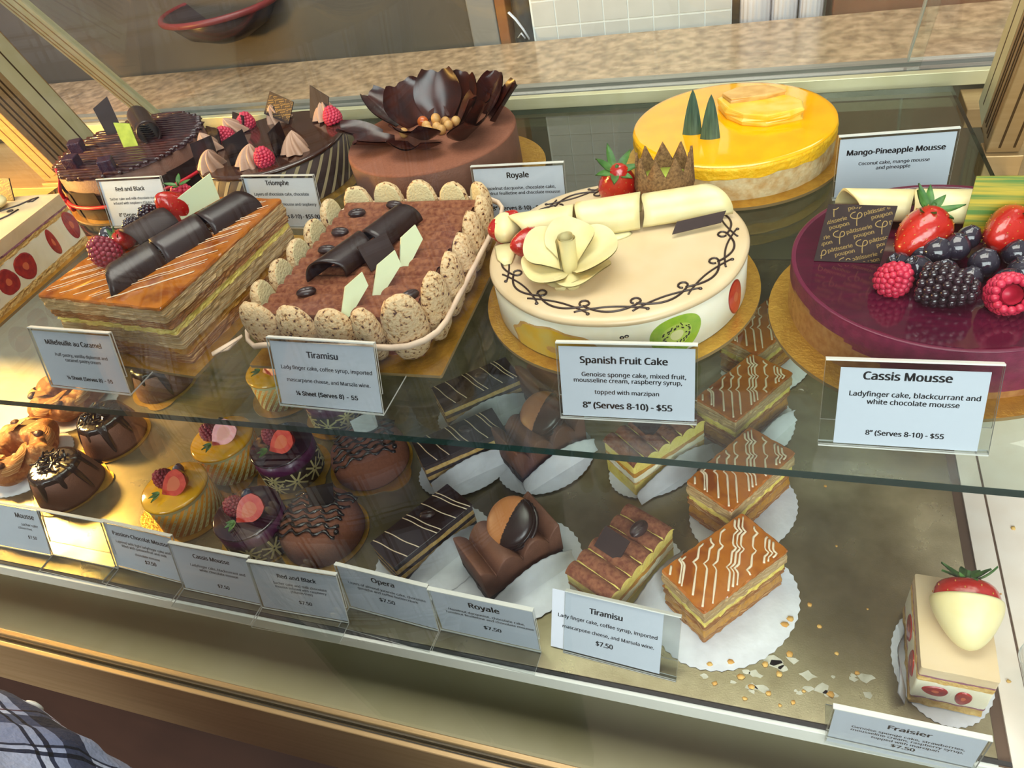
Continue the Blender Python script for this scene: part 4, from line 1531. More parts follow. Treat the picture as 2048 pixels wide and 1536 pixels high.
for (x, y, fc, w_, h, ln) in ((-6.3, -9.2, 262, 3.7, 5.6, .18), (-2.9, -9.5, 270, 3.3, 5.5, .15), (0.6, -9.6, 272, 3.4, 5.4, .15), (3.4, -9.7, 284, 2.2, 5.7, .2),
                              (6.4, -9.3, 300, 3.4, 6.6, .16), (7.7, -6.5, 350, 3.1, 6.4, .12), (7.8, -3.3, 2, 3.2, 6.0, .14), (7.7, -0.1, 0, 3.1, 5.7, .12), (7.6, 3.0, 2, 3.1, 5.9, .1),
                              (7.5, 6.1, 8, 3.1, 5.6, .12), (6.5, 8.9, 50, 2.6, 5.4, .12), (3.9, 9.4, 88, 3.0, 5.3, .05), (0.6, 9.5, 92, 3.2, 5.5, .05), (-2.8, 9.4, 90, 3.2, 5.5, .05),
                              (-6.0, 9.1, 98, 3.0, 5.3, .05), (-7.5, 6.5, 176, 2.9, 5.4, .05), (-7.6, 3.2, 180, 3.1, 5.2, .05), (-7.6, -0.1, 180, 3.1, 5.2, .05), (-7.6, -3.3, 182, 3.1, 5.2, .05), (-7.6, -6.4, 190, 3.0, 5.2, .08)):
    ladyfinger(x, y, fc, w_, h, ln)
g = G()
rb_ = [(x, y, 2.35 + 0.5 * math.sin(i * 0.05)) for i, (x, y) in enumerate(rrect(17.8, 21.8, 3.2, 0.8))]
g.tube(rb_, 0.2, 8, closed=True, flat=1.4)
g.tube([(-8.5, -9.8, 2.3), (-9.6, -10.6, 1.6), (-11.0, -10.6, 1.2)], [0.2, 0.3, 0.35], 8, flat=0.4)
g.tube([(-8.5, -9.9, 2.3), (-9.4, -11.2, 2.2), (-10.2, -11.9, 2.0)], [0.2, 0.28, 0.3], 8, flat=0.4)
g.make('raffia_tie', 'raffia', ck)
T0 = TR((-0.55, 0.2, 4.35), (0, 0, math.radians(68)))
g = G()
curl(g, 4.8, 1.55, 184, -12, 0.15, T0 @ TR((-2.6, 0.15, 0)), skew0=-0.9, skew1=0.35)
curl(g, 4.6, 1.5, 184, -12, 0.15, T0 @ TR((2.4, -0.1, 0.05), (0, 0, 0.04)), skew0=0.35, skew1=-0.5)
g.make('chocolate_roll', 'choc', ck)
g = G()
plate(g, [(-1.5, 0), (1.3, 0), (1.7, 2.0), (-1.2, 2.3)], 0.12, TR((1.7, -1.9, 4.1), (math.radians(50), 0, math.radians(62))))
g.make('chocolate_plate', 'choc_matt', ck)
for (x, y, rz, L_, w_) in ((1.9, -7.6, 62, 4.4, 1.5), (3.5, -4.8, 60, 4.6, 1.6), (4.1, -0.9, 66, 4.2, 1.7)):
    g = G()
    plate(g, [(-L_ * 0.55, 0), (-L_ * .2, 0.0), (L_ * 0.35, 0.45), (L_ * 0.45, w_ * 1.0), (L_ * 0.05, w_ * 1.15)], 0.2, TR((x, y, 4.1), (math.radians(66), math.radians(-18), math.radians(rz))))
    g.make('white_chocolate_shard', 'green_choc', ck)
for (x, y, rz) in ((-3.4, -6.4, 0.6), (-4.6, -0.2, 0.3), (-4.7, 2.7, 0.2), (-4.5, 6.0, 0.5), (-1.2, 7.3, 0), (5.9, -6.6, 1.0), (2.6, -4.1, 0.3)):
    bean(ck, (x, y, 4.3), (0.2, 0.1, rz), 0.82)

# ---- strawberry slab cake at the end
gold_rect('rectangular gold card under the strawberry slab cake', -81.1, 45.4, 17.4, 19.5, 4.5)
ck = thing('strawberry_slab_cake', 'cream slab cake showing strawberry slices in its cut side, ivory top with chocolate scrolls', 'cake', (-81.1, 45.7, 0.28), 4.5)
W_, D_ = 16.0, 17.2
for nm, mat, z0, z1, am in (('sponge_layer', 'sponge', 0, 0.75, 0.1), ('cream_layer', 'cream', 0.7, 3.95, 0.03), ('sponge_layer', 'sponge', 3.9, 4.4, 0.08), ('syrup_layer', 'sponge_pink', 4.38, 4.62, 0.06), ('marzipan_top', 'marzipan', 4.6, 5.9, 0.02)):
    g = G()
    g.slab(rrect(W_, D_, 0.2, 0.3), z0, z1, 4, am, 1.5, z0 * 3)
    g.make(nm, mat, ck)


def flat_slice(parent, face, u, z, rw, rh, cut=None, heart=True, off=0.03):
    """strawberry slice pressed flush in a flat cake side; face 'x' (right side) or 'y' (front)"""
    g = G()
    n = 26
    fr = [0.0, 0.28, 0.9, 1.0]
    for k0, mi in ((0, 1 if heart else 0), (1, 0), (2, 2)):
        vs = []
        for f in fr[k0:k0 + 2]:
            for k in range(n):
                q = 2 * PI * k / n
                w_ = 1 + 0.05 * math.sin(3 * q + u)
                a, b = u + f * rw * w_ * math.cos(q), z + f * rh * w_ * math.sin(q)
                if cut is not None:
                    b = max(cut, b)
                o_ = off * (1 - (f > 0.95))
                vs.append((face[1] + o_, a, b) if face[0] == 'x' else ((face[1] - o_, a, b) if face[0] == 'w' else (a, face[1] - o_, b)))
        quads = [(k, n + k, n + (k + 1) % n, (k + 1) % n) for k in range(n)]
        g.add(vs, quads, mi)
    return g.make('strawberry_slice', ['straw_slice', 'straw_heart', 'straw_slice'], parent)


for (u, z, rw, rh) in ((-0.2, 2.35, 1.35, 1.4), (-2.9, 2.2, 1.25, 1.35), (-5.8, 2.3, 1.3, 1.4), (4.3, 2.4, 0.6, 1.5), (7.6, 2.6, 0.9, 1.6)):
    flat_slice(ck, ('x', W_ / 2), u, z, rw, rh)
g = G()
g.tube([(1.2, 5.6, 5.93), (2.5, 5.2, 5.93), (4.2, 6.4, 5.93), (5.0, 7.6, 5.93), (5.6, 7.9, 5.93), (5.5, 7.1, 5.93), (4.9, 7.0, 5.93)], 0.11, 6)
g.tube([(2.0, 1.0, 5.93), (3.6, 2.6, 5.93), (4.7, 4.2, 5.93), (5.0, 5.4, 5.93)], 0.11, 6)
g.ball((4.0, 5.2, 5.92), (0.42, 0.34, 0.12), 10, 6)
g.make('chocolate_piping', 'choc', ck)
g = G()
Tp = TR((-1.0, 8.0, 5.9), (math.radians(66), 0, math.radians(-6)))
plate(g, [(0, 0), (3.6, 0), (3.6, 2.4), (0, 2.4)], 0.13, Tp)
o = plab(g.make('plaque', 'choc_matt', ck), 'dark chocolate plaque with gold writing')
g = G()
plaque_print(g, Tp @ TR((0, 0, 0.15)), 5.8, 3.9, 0.6)
g.make('gold_writing', 'gold_ink', o)
g = G().ball((1.2, 6.0, 6.6), (1.9, 1.3, 0.75), 20, 12, fn=lambda x, y, z: 1 + 0.08 * nz(x * 2, y * 2, z * 2))
g.make('white_chocolate_fruit', 'white_choc', ck)

# ================================================================ single pastries on the steel tray (its top is z = -20)
TZ = -20.0


# ---- domed chocolate pastries with dripping glaze
def drip_dome(label):
    t = thing('glazed_dome_pastry', label, 'pastry', (0, 0, 0), 0, 'chocolate domes with dripping glaze')
    G().lathe([(0, 0), (3.75, 0), (3.7, 0.35), (3.35, 1.8), (2.95, 3.2), (2.5, 3.75), (0, 3.85)], n=48).make('dome_body', 'milk', t)
    g = G()
    n = 72

    def edge(a):
        k = max(0, math.cos(9 * a + 0.8 * math.sin(2 * a))) ** 1.6
        return 0.18 + k * (0.62 + 0.38 * math.sin(3 * a + 1))

    def fn(u, v):
        a = 2 * PI * u
        L = edge(a)
        s_ = v * (1 + 2.3 * L)
        if s_ < 1:
            r, z = 2.55 * s_, 3.98 - 0.1 * s_ * s_
        else:
            d = (s_ - 1) / 2.3 * 3.1
            r, z = 2.55 + 0.36 * d + 0.12, 3.8 - 0.95 * d
            if d < 0.4:
                r -= 0.1 * (0.4 - d)
        b = 0.14 * math.sin(PI * min(1, v * 1.0)) if v < 0.97 else 0.0
        return ((r + b * 0.5) * math.cos(a), (r + b * 0.5) * math.sin(a), z + b * 0.4)
    g.grid(fn, n * 2, 22, cu=True)
    g.make('dripping_glaze', 'choc_black', t)
    g = G()
    for i in range(46):
        a, r = random.uniform(0, 2 * PI), 1.7 * random.random() ** .5
        g.box(-0.42, 0.42, -0.1, 0.1, -0.09, 0.09, T=TR((r * math.cos(a) - .4, r * math.sin(a) + .2, 4.05 + random.uniform(0, .6)), (random.uniform(-.7, .7), random.uniform(-.7, .7), random.uniform(0, 3))))
    g.make('chocolate_shavings', 'choc_black', t, bevel=0.05)
    return t


p0 = drip_dome('glazed chocolate dome behind the empty clear holder')
p0.location = Vector((-73.3, 34.9, TZ + 0.2)) * S
dup(p0, (-73.2, 42.6, TZ + 0.2), 80, 'glazed chocolate dome directly under the shelf edge, second of its row')
dup(p0, (-73.0, 52.3, TZ + 0.2), 200, 'glazed chocolate dome seen through the shelf, last of its row')
for i, (x, y, r, lab) in enumerate(((-73.5, 34.9, 4.15, 'gold card disc under the frontmost glazed dome'), (-73.2, 42.6, 4.15, 'gold card disc under the second glazed dome'), (-73.1, 52.3, 4.25, 'gold card disc under the last glazed dome'),
                                    (-56.2, 34.4, 4.5, 'gold card disc under the frontmost yellow mousse'), (-54.9, 41.1, 4.0, 'gold card disc under the second yellow mousse'), (-54.5, 52.4, 4.2, 'gold card disc under the last yellow mousse'),
                                    (-46.0, 32.5, 4.0, 'gold card disc under the frontmost purple mousse'), (-47.0, 41.1, 4.1, 'gold card disc under the second purple mousse'), (-45.6, 49.8, 4.0, 'gold card disc under the last purple mousse'),
                                    (-39.3, 33.8, 4.5, 'gold card disc under the frontmost drizzled mousse'), (-38.5, 43.3, 4.5, 'gold card disc under the drizzled mousse beneath the shelf edge'))):
    gold_round('small_cake_board', lab, x, y, r, TZ, 'small gold discs under single pastries', tab=(20, 260, 300, 200, 310, 0, 250, 330, 40, 290, 335)[i], th=0.16)


# ---- round mousses with berries
def berries(t, z, hull=True):
    raspberry(t, (-1.25, 0.3, z + 0.85), 1.0, (0.3, -0.2, 0), 'raspberry_dark')
    blueberry(t, (-0.45, 1.75, z + 0.5), 0.62, (-0.5, 0.2, 0))
    g = G()

    def wedge(u, v):
        a = PI * u
        zz = -1.7 + 3.4 * v
        r = 1.25 * math.sin(PI * min(0.98, 0.16 + 0.84 * (1 - v))) ** 0.8 * (1 if v < 0.97 else 0.3)
        return (r * math.cos(a), r * math.sin(a) * 0.9, zz)
    zl = Vector((0.72, 0.45, 0.52)).normalized()
    yl = Vector((-0.1, 0.72, -0.69))
    yl = (yl - zl * yl.dot(zl)).normalized()
    T = Matrix((yl.cross(zl), yl, zl)).transposed().to_4x4()
    T.translation = Vector((0.75, -0.45, z + 0.95))
    g.grid(wedge, 14, 12, mi=0, T=T)
    n = 12
    edge = [T @ Vector(wedge(0, j / 11)) for j in range(12)] + [T @ Vector(wedge(1, j / 11)) for j in range(11, -1, -1)]
    c = sum(edge, Vector()) / len(edge)
    m = len(edge)
    inner = [c + (e - c) * 0.55 for e in edge]
    g.add(edge + inner, [(i, (i + 1) % m, m + (i + 1) % m, m + i) for i in range(m)], 1)
    g.add(inner, [tuple(range(m))], 2)
    o = g.make('strawberry_half', ['strawberry', 'straw_cut', 'straw_heart'], t)
    if hull:
        g = G()
        for (a, L_) in ((-2.4, 1.1), (-1.7, 1.2), (-3.0, 0.9)):
            leaf_blade(g, (-0.35, -1.5, z + 0.65), (math.cos(a), math.sin(a), -0.12), L_, 0.6, 0.1)
        g.make('strawberry_leaf', 'leaf', o)


def yellow_mousse(label):
    t = thing('yellow_mousse', label, 'pastry', (0, 0, 0), 0, 'yellow mousses with striped sides')
    G().lathe([(0, 0), (3.3, 0), (3.3, 3.85), (0, 3.85)], n=64).make('mousse_body', 'passion_side', t)
    g = G()
    for k in range(26):
        a0 = 2 * PI * k / 26
        g.grid(lambda u, v: (3.315 * math.cos(a0 + 0.9 * v + (u - .5) * .12), 3.315 * math.sin(a0 + 0.9 * v + (u - .5) * .12), 0.03 + 3.75 * v), 2, 9)
    g.make('pale_stripes', 'pale_stripe', t)
    G().lathe([(3.3, 3.75), (3.42, 3.85), (3.4, 4.05), (3.2, 4.16), (0, 4.18)], n=64).make('passion_glaze', 'passion_top', t)
    G().lathe([(3.31, 3.45), (3.38, 3.6), (3.43, 3.84)], n=64).make('pale_rim', 'pale_stripe', t)
    berries(t, 4.1)
    return t


p0 = yellow_mousse('yellow striped mousse with berries, in front of the shelf behind two price cards')
p0.location = Vector((-55.7, 34.1, TZ + 0.17)) * S
dup(p0, (-54.5, 41.1, TZ + 0.17), 14, 'yellow striped mousse crossed by the dark shelf edge')
dup(p0, (-54.6, 52.5, TZ + 0.17), -20, 'yellow striped mousse seen through the shelf beneath the ladyfinger cake')


def purple_mousse(label):
    t = thing('purple_mousse', label, 'pastry', (0, 0, 0), 0, 'purple mousses with lattice sides')
    G().lathe([(0, 0), (3.3, 0), (3.3, 2.6), (3.3, 4.0), (0, 4.0)], n=64, mis=[1, 1, 0, 0]).make('mousse_body', ['purple', 'dark_joconde'], t)
    g = G()
    for k in range(9):
        ac = 2 * PI * k / 9
        for zc in ((0.75, 1.95) if k % 2 else (1.3,)):
            for j in range(8):
                q = 2 * PI * j / 8 + k
                L_ = 1.15

                def ray_(u, v):
                    s_ = 0.1 + L_ * v
                    zz = max(0.03, min(2.62, zc + s_ * math.sin(q) + (u - .5) * 0.22 * math.cos(q)))
                    a = ac + (s_ * math.cos(q) - (u - .5) * 0.22 * math.sin(q)) / 3.3
                    return (3.32 * math.cos(a), 3.32 * math.sin(a), zz)
                g.grid(ray_, 2, 4)
    g.make('pale_lattice', 'pale_stripe', t)
    G().lathe([(3.3, 3.95), (3.36, 4.08), (3.2, 4.16), (0, 4.12)], n=64).make('dark_glaze', 'purple_dark', t)
    berries(t, 4.05)
    return t


p0 = purple_mousse('purple mousse with pale lattice, nearest the price cards')
p0.location = Vector((-45.6, 32.3, TZ + 0.17)) * S
p0.rotation_euler = (0, 0, math.radians(10))
dup(p0, (-46.9, 41.1, TZ + 0.17), -8, 'purple mousse with pale lattice, just below the dark shelf edge')
dup(p0, (-45.6, 49.8, TZ + 0.17), 40, 'purple latticed mousse mostly hidden behind the tiramisu price card')


def drizzle_mousse(label):
    t = thing('drizzled_mousse', label, 'pastry', (0, 0, 0), 0, 'smooth brown mousses with dark drizzle')
    G().lathe([(0, 0), (4.0, 0), (4.1, 0.3), (4.05, 1.6), (3.8, 2.5), (3.2, 3.1), (2.2, 3.35), (0, 3.45)], n=64).make('mousse_body', 'milk_spray', t)
    g = G()
    for k in range(7):
        p_ = []
        y0 = -2.4 + 0.8 * k
        for i in range(28):
            x = -3.2 + 6.4 * i / 27
            y = y0 + 0.45 * math.sin(i * 0.9 + k * 2) * 0.5 + 0.14 * x
            r = math.hypot(x, y)
            z = 3.47 if r < 2.2 else 3.47 - 0.28 * (r - 2.2) ** 1.7
            p_.append((x, y, z + 0.02))
        g.tube(p_, [0.16 + 0.06 * math.sin(i * 1.7 + k) for i in range(28)], 7, flat=0.7)
    g.ball((3.2, -1.6, 3.05), 0.28, 10, 8)
    g.make('dark_drizzle', 'choc_black', t)
    g = G()
    plate(g, [(-1.2, 0), (1.2, 0), (1.5, 2.2), (-1.2, 2.0)], 0.12, TR((0.5, 0.9, 3.3), (math.radians(60), 0, 0.3)))
    g.make('chocolate_plaque', 'choc_black', t)
    return t


p0 = drizzle_mousse('smooth brown drizzled mousse nearest the price cards')
p0.location = Vector((-39.3, 33.9, TZ + 0.17)) * S
dup(p0, (-38.4, 43.4, TZ + 0.17), 25, 'smooth brown drizzled mousse below the dark shelf edge')


# ---- paper liners
def liner(label, x, y, rx, ry, rz, flap=None, up=0.0):
    """round scalloped glassine paper; flap = (x0, y0, y1, height) of the side folded up against a slice"""
    t = thing('paper_liner', label, 'paper liner', (x, y, TZ + up), rz, 'white paper liners under slices')
    g = G()

    def flat(dz):
        def f(u, v):
            a = 2 * PI * u
            k = 1 + (0.012 * math.cos(44 * a) if v > 0.9 else 0)
            return (rx * v * k * math.cos(a), ry * v * k * math.sin(a), dz + 0.02 + 0.02 * v ** 4 * (1 + 0.6 * math.sin(3 * a + x)))
        return f
    g.grid(flat(0.03), 88, 8, cu=True)
    ff = flat(0.0)
    g.grid(lambda u, v: ff(1 - u, v), 88, 8, cu=True)
    g.make('paper_disc', 'liner', t)
    if flap:
        x0, y0, y1, h = flap
        g = G()

        def fl(dx):
            def f(u, v):
                yy = y0 + (y1 - y0) * u
                hh = h * (math.sin(PI * (0.12 + 0.76 * u)) ** 0.6) * (1 + 0.02 * math.sin(60 * u))
                return (x0 + dx + 0.35 * v * v + 0.08 * math.sin(7 * u) * v + 0.7 * (1 - v) ** 3, yy, 0.06 + hh * v)
            return f
        g.grid(fl(0.05), 60, 9)
        f2 = fl(0.0)
        g.grid(lambda u, v: f2(1 - u, v), 60, 9)
        g.make('folded_side', 'liner', t)
    return t


SL = dict(opera=[(-28.05, 34.3, -32, 'beside the drizzled mousse'), (-28.3, 45.2, -50, 'under the shelf edge'), (-29.2, 53.2, -50, 'far back under the shelf')],
          royale=[(-19.7, 34.0, -41, 'topped by the macaron'), (-20.4, 47.2, -41, 'under the shelf edge'), (-20.6, 56.4, -41, 'far back under the shelf')],
          tira=[(-9.8, 33.95, -27.5, 'nearest the tiramisu card'), (-9.0, 47.6, -41, 'under the shelf edge')],
          mille=[(-1.6, 34.0, -41, 'nearest the crumbs'), (-0.95, 43.7, -34, 'crossed by the shelf edge'), (-1.3, 54.0, -34, 'under the shelf'), (0.2, 63.6, -34, 'farthest back under the shelf')])
LIN = {'opera': (4.6, 6.0, (2.2, -4.4, 4.4, 2.4)), 'royale': (5.2, 6.2, (2.85, -4.3, 4.3, 2.6)), 'tira': (4.3, 6.0, (2.6, -4.6, 4.6, 2.7)), 'mille': (5.0, 6.3, None)}
NM = {'opera': 'dark striped bar', 'royale': 'brown ridged bar', 'tira': 'cocoa slice', 'mille': 'caramel slice'}
for ci, (k, lst) in enumerate(SL.items()):
    for i, (x, y, rz, wh) in enumerate(lst):
        rx, ry, fl = LIN[k]
        if i:
            rx, ry = rx * 0.84, ry * 0.84
        a = math.radians(rz)
        ox, oy = {'mille': (0.9, -0.6), 'tira': (0.35, -0.3)}.get(k, (0.9, -0.3))
        liner('white paper liner under the %s %s' % (NM[k], wh), x + ox * math.cos(a) - oy * math.sin(a), y + ox * math.sin(a) + oy * math.cos(a), rx, ry, rz, (fl[0] - ox, fl[1] - oy, fl[2] - oy, fl[3]) if fl and not (k == 'mille') else (None if k != 'mille' or i != 2 else (2.3, -4, 4, 2.2)), up=0.07 * (3 - ci) + 0.035 * i)


def place(proto, k, i, lab):
    x, y, rz, _ = SL[k][i]
    z = 0.1 + 0.07 * (3 - list(SL).index(k)) + 0.035 * i
    if i == 0:
        proto.location = Vector((x, y, TZ + z)) * S
        proto.rotation_euler = (0, 0, math.radians(rz))
        return proto
    return dup(proto, (x, y, TZ + z), rz, lab)


# ---- opera bars
t = thing('layered_chocolate_bar', 'dark glazed bar with thin pale lines, beside the drizzled mousse', 'pastry', (0, 0, 0), 0, 'dark layered bars with pale lines')
for i in range(6):
    g = G().slab(rrect(3.8 - 0.05 * (i % 2), 8.9, 0.12, 0.4), i * 0.5, i * 0.5 + 0.52, 2, 0.07, 2, i * 5)
    g.make('sponge_layer' if i % 2 == 0 else 'cream_layer', 'sponge' if i % 2 == 0 else 'dark_joconde', t)
G().slab(rrect(3.9, 9.0, 0.08, 0.5), 2.98, 3.25, 2, 0.02, 1, 3).make('dark_glaze', 'choc', t, bevel=0.05)
g = G()
for y in (-3.6, -2.3, -0.3, 0.2, 1.9, 3.2, 3.6):
    g.tube([(-1.93 + 3.86 * j / 8, y - 0.55 + 1.1 * j / 8 * 1.0 + 0.05 * math.sin(j), 3.27) for j in range(9)], 0.055, 5, flat=0.5)
g.make('pale_lines', 'fondant', t)
bean(t, (-0.3, 0.9, 3.45), (0, 0, 0.9), 0.75)
place(t, 'opera', 0, '')
place(t, 'opera', 1, 'dark layered bar with pale lines, crossed by the dark shelf edge')
place(t, 'opera', 2, 'dark layered bar with pale lines, seen through the shelf farther back')

# ---- ridged chocolate bars
t = thing('ridged_chocolate_bar', 'milk-brown ridged chocolate bar topped with a two-tone macaron', 'pastry', (0, 0, 0), 0, 'ridged milk chocolate bars')
G().slab(rrect(4.7, 7.9, 0.2, 0.35), 0, 1.0, 3, 0.16, 1.6, 4).make('crisp_layer', 'dark_joconde', t)
g = G()
prof = []
for i in range(61):
    y = -4.0 + 8.0 * i / 60
    prof.append((y, 2.95 + 1.45 * (abs(math.cos(PI * (y + 4.0) / 8.0 * 3.0 + 0.0)) ** 0.75)))
pv, pf = [], []
n = len(prof)
nx_ = 9
for j in range(nx_):
    x = -2.45 + 4.9 * j / (nx_ - 1)
    for (y, z) in prof:
        pv.append((x, y, z + 0.05 * nz(x * 2, y * 2, z)))
for j in range(nx_ - 1):
    for i in range(n - 1):
        pf.append((j * n + i, (j + 1) * n + i, (j + 1) * n + i + 1, j * n + i + 1))
b0 = len(pv)
for x in (-2.45, 2.45):
    for (y, z) in prof:
        pv.append((x * 0.98, y * 0.99, 0.9))
for i in range(n - 1):
    pf.append((b0 + i, i, i + 1, b0 + i + 1))
    k = (nx_ - 1) * n
    pf.append((b0 + n + i + 1, k + i + 1, k + i, b0 + n + i))
for e, flip in ((0, 0), (n - 1, 1)):
    top = [j * n + e for j in range(nx_)]
    loop = top + [b0 + n + e, b0 + e]
    pf.append(tuple(loop if flip else loop[::-1]))
g.add(pv, pf, 0, True)
g.make('ridged_cream', 'milk', t, bevel=0.12)
mc = (-0.2, 0.9, 4.55)
Tm = TR(mc, (math.radians(28), math.radians(-6), 0.3))
g = G()
g.lathe([(0, 1.25)] + [(2.3 * math.sin(q * PI / 36), 0.42 + 0.83 * math.cos(q * PI / 36) ** 0.8) for q in range(1, 18)] + [(2.3, 0.42), (2.25, 0.35)], n=160, T=Tm)
Ti = Tm.inverted()


def dipped(g):
    for i, f in enumerate(g.f):
        if sum((Ti @ Vector(g.v[k])).x for k in f) / len(f) > 0.35:
            g.m[i] = 1


dipped(g)
o = g.make('macaron_shell', ['macaron', 'choc'], t)
g = G().lathe([(2.25, 0.36), (2.38, 0.25), (2.3, 0.12), (2.1, 0.1)], n=60, T=Tm, wob=lambda a, z: 0.02 * math.sin(29 * a))
g.lathe([(2.1, -0.22), (2.3, -0.24), (2.38, -0.36), (2.25, -0.48)], n=60, T=Tm, wob=lambda a, z: 0.02 * math.sin(31 * a))
dipped(g)
g.make('macaron_foot', ['macaron_foot', 'choc'], o)
G().lathe([(2.1, 0.14), (2.15, 0.0), (2.1, -0.25)], n=40, T=Tm).make('filling', 'choc', o)
g = G().lathe([(2.25, -0.46), (2.3, -0.55), (2.0, -0.95), (1.2, -1.25), (0, -1.35)], n=40, T=Tm)
dipped(g)
g.make('macaron_base', ['macaron', 'choc'], o)
place(t, 'royale', 0, '')
k2 = place(t, 'royale', 1, 'ridged milk chocolate bar crossed by the dark shelf edge')
k3 = place(t, 'royale', 2, 'ridged milk chocolate bar far back, seen through the shelf')

# ---- tiramisu slices
t = thing('tiramisu_slice', 'cocoa-topped tiramisu slice with coffee bean and chocolate square', 'pastry', (0, 0, 0), 0, 'tiramisu slices')
for nm, mat, z0, z1, am in (('cream_layer', 'custard', 0, 1.5, 0.06), ('sponge_layer', 'sponge', 1.45, 1.75, 0.1), ('cream_layer', 'cream', 1.7, 2.5, 0.08), ('coffee_layer', 'caramel_cream', 2.45, 3.0, 0.12), ('cream_layer', 'custard', 2.95, 4.1, 0.06)):
    G().slab(rrect(4.4, 8.6, 0.2, 0.35), z0, z1, 3, am, 1.8, z0 * 4).make(nm, mat, t)
g = G()
g.grid(lambda u, v: (-2.25 + 4.5 * u, -4.35 + 8.7 * v, 4.05 + 0.55 * abs(math.sin(v * PI * 6.0)) ** 0.6 - 0.12 * (abs(2 * u - 1)) ** 6 + 0.05 * nz(u * 6, v * 11, 0)), 16, 110)
g.grid(lambda u, v: (-2.25, 4.35 - 8.7 * u, 4.05 * 1 + (0.55 * abs(math.sin((1 - u) * PI * 6.0)) ** 0.6 - 0.12) * v), 110, 2, mi=1)
g.grid(lambda u, v: (2.25, -4.35 + 8.7 * u, 4.05 + (0.55 * abs(math.sin(u * PI * 6.0)) ** 0.6 - 0.12) * v), 110, 2, mi=1)
o = g.make('cocoa_top', ['cocoa', 'custard'], t)
g = G()
for k in range(1, 6):
    y = -4.35 + 8.7 * k / 6
    g.tube([(-2.1 + 4.2 * j / 8, y + 0.05 * math.sin(j * 2 + k), 4.12 + 0.02 * math.sin(j)) for j in range(9)], 0.09, 6, flat=0.6)
g.make('cream_seams', 'custard', o)
bean(t, (0.35, 2.15, 4.95), (0.35, 0, 1.5), 0.95)
g = G()
plate(g, [(-1.2, 0), (1.2, 0), (1.2, 1.9), (-1.2, 1.9)], 0.13, TR((-0.5, -1.1, 4.45), (math.radians(35), math.radians(8), 0.05)))
g.make('chocolate_square', 'choc', t)
place(t, 'tira', 0, '')
place(t, 'tira', 1, 'tiramisu slice crossed by the dark shelf edge')

# ---- caramel slices
t = thing('caramel_slice', 'caramel-glazed pastry slice with white feathered lines, nearest the crumbs', 'pastry', (0, 0, 0), 0, 'caramel-glazed pastry slices')
for i, (nm, mat, z0, z1, ins, am) in enumerate((('pastry_layer', 'puff_brown', 0, 0.7, 0.3, 0.2), ('cream_layer', 'caramel_cream', 0.65, 1.9, 0.25, 0.18), ('pastry_layer', 'puff_brown', 1.85, 2.5, 0.12, 0.22),
                                                ('cream_layer', 'custard', 2.45, 3.25, 0.2, 0.18), ('pastry_layer', 'puff', 3.2, 4.5, 0.03, 0.22))):
    G().slab(rrect(4.8 - ins, 8.7 - ins, 0.15, 0.3), z0, z1, 4, am, 1.8, i * 6.1).make(nm, mat, t)
G().slab(rrect(4.8, 8.7, 0.2, 0.3), 4.45, 4.75, 3, 0.16, 1.9, 44, inset=0.08).make('caramel_top', 'caramel', t)
g = G()
for i, c in enumerate((-4.4, -3.9, -3.1, -2.9, -2.0, -1.2, -0.5, 0.5, 0.8, 1.1, 2.0, 2.9, 3.2, 3.5, 4.4)):
    p_ = []
    for j in range(49):
        s_ = -5.0 + 10.0 * j / 48
        cc = c + 0.3 * math.exp(-((s_ - 1.2) / .22) ** 2) - 0.3 * math.exp(-((s_ + 0.6) / .22) ** 2) + 0.3 * math.exp(-((s_ - 2.9) / .22) ** 2)
        x, y = cc * 0.76 - s_ * 0.65, cc * 0.65 + s_ * 0.76
        if abs(x) < 2.2 and abs(y) < 4.15:
            p_.append((x, y, 4.79))
    if len(p_) > 3:
        g.tube(p_, [0.06 + 0.045 * abs(math.sin(k * 0.23 + i)) for k in range(len(p_))], 5, flat=0.5)
g.make('feathered_lines', 'fondant', t)
place(t, 'mille', 0, '')
place(t, 'mille', 1, 'caramel-glazed pastry slice crossed by the dark shelf edge')
place(t, 'mille', 2, 'caramel-glazed pastry slice seen through the shelf beside the round fruit cake')
place(t, 'mille', 3, 'caramel-glazed pastry slice farthest back, behind the round fruit cake')

# ---- strawberry slice at the end of the tray
t = thing('strawberry_cream_slice', 'ivory-topped cream slice with strawberry pieces and a white-dipped strawberry on top', 'pastry', (13.75, 31.2, TZ + 0.16), -2)
for nm, mat, z0, z1, am in (('sponge_layer', 'sponge', 0, 0.9, 0.12), ('syrup_layer', 'sponge_pink', 0.88, 1.05, 0.08), ('cream_layer', 'cream', 1.0, 3.3, 0.06), ('sponge_layer', 'sponge', 3.25, 3.85, 0.08), ('syrup_layer', 'sponge_pink', 3.82, 4.05, 0.06), ('marzipan_top', 'marzipan', 4.02, 4.95, 0.02)):
    G().slab(rrect(4.5, 7.3, 0.15, 0.3), z0, z1, 3, am, 1.8, z0 * 3 + 1).make(nm, mat, t)
flat_slice(t, ('y', -3.65), -0.95, 2.25, 0.8, 0.62, off=0.08)
flat_slice(t, ('y', -3.65), 0.75, 2.0, 0.5, 0.85, off=0.08)
flat_slice(t, ('w', -2.25), 0.8, 2.2, 1.0, 0.9, off=0.08)
flat_slice(t, ('w', -2.25), -1.9, 2.2, 0.9, 0.9, off=0.08)
o = strawberry(t, (0.35, 0.3, 6.75), (math.radians(110), 0.05, 0.05), 1.5, cal=False)
plab(o, 'strawberry dipped in white chocolate')
g = G()
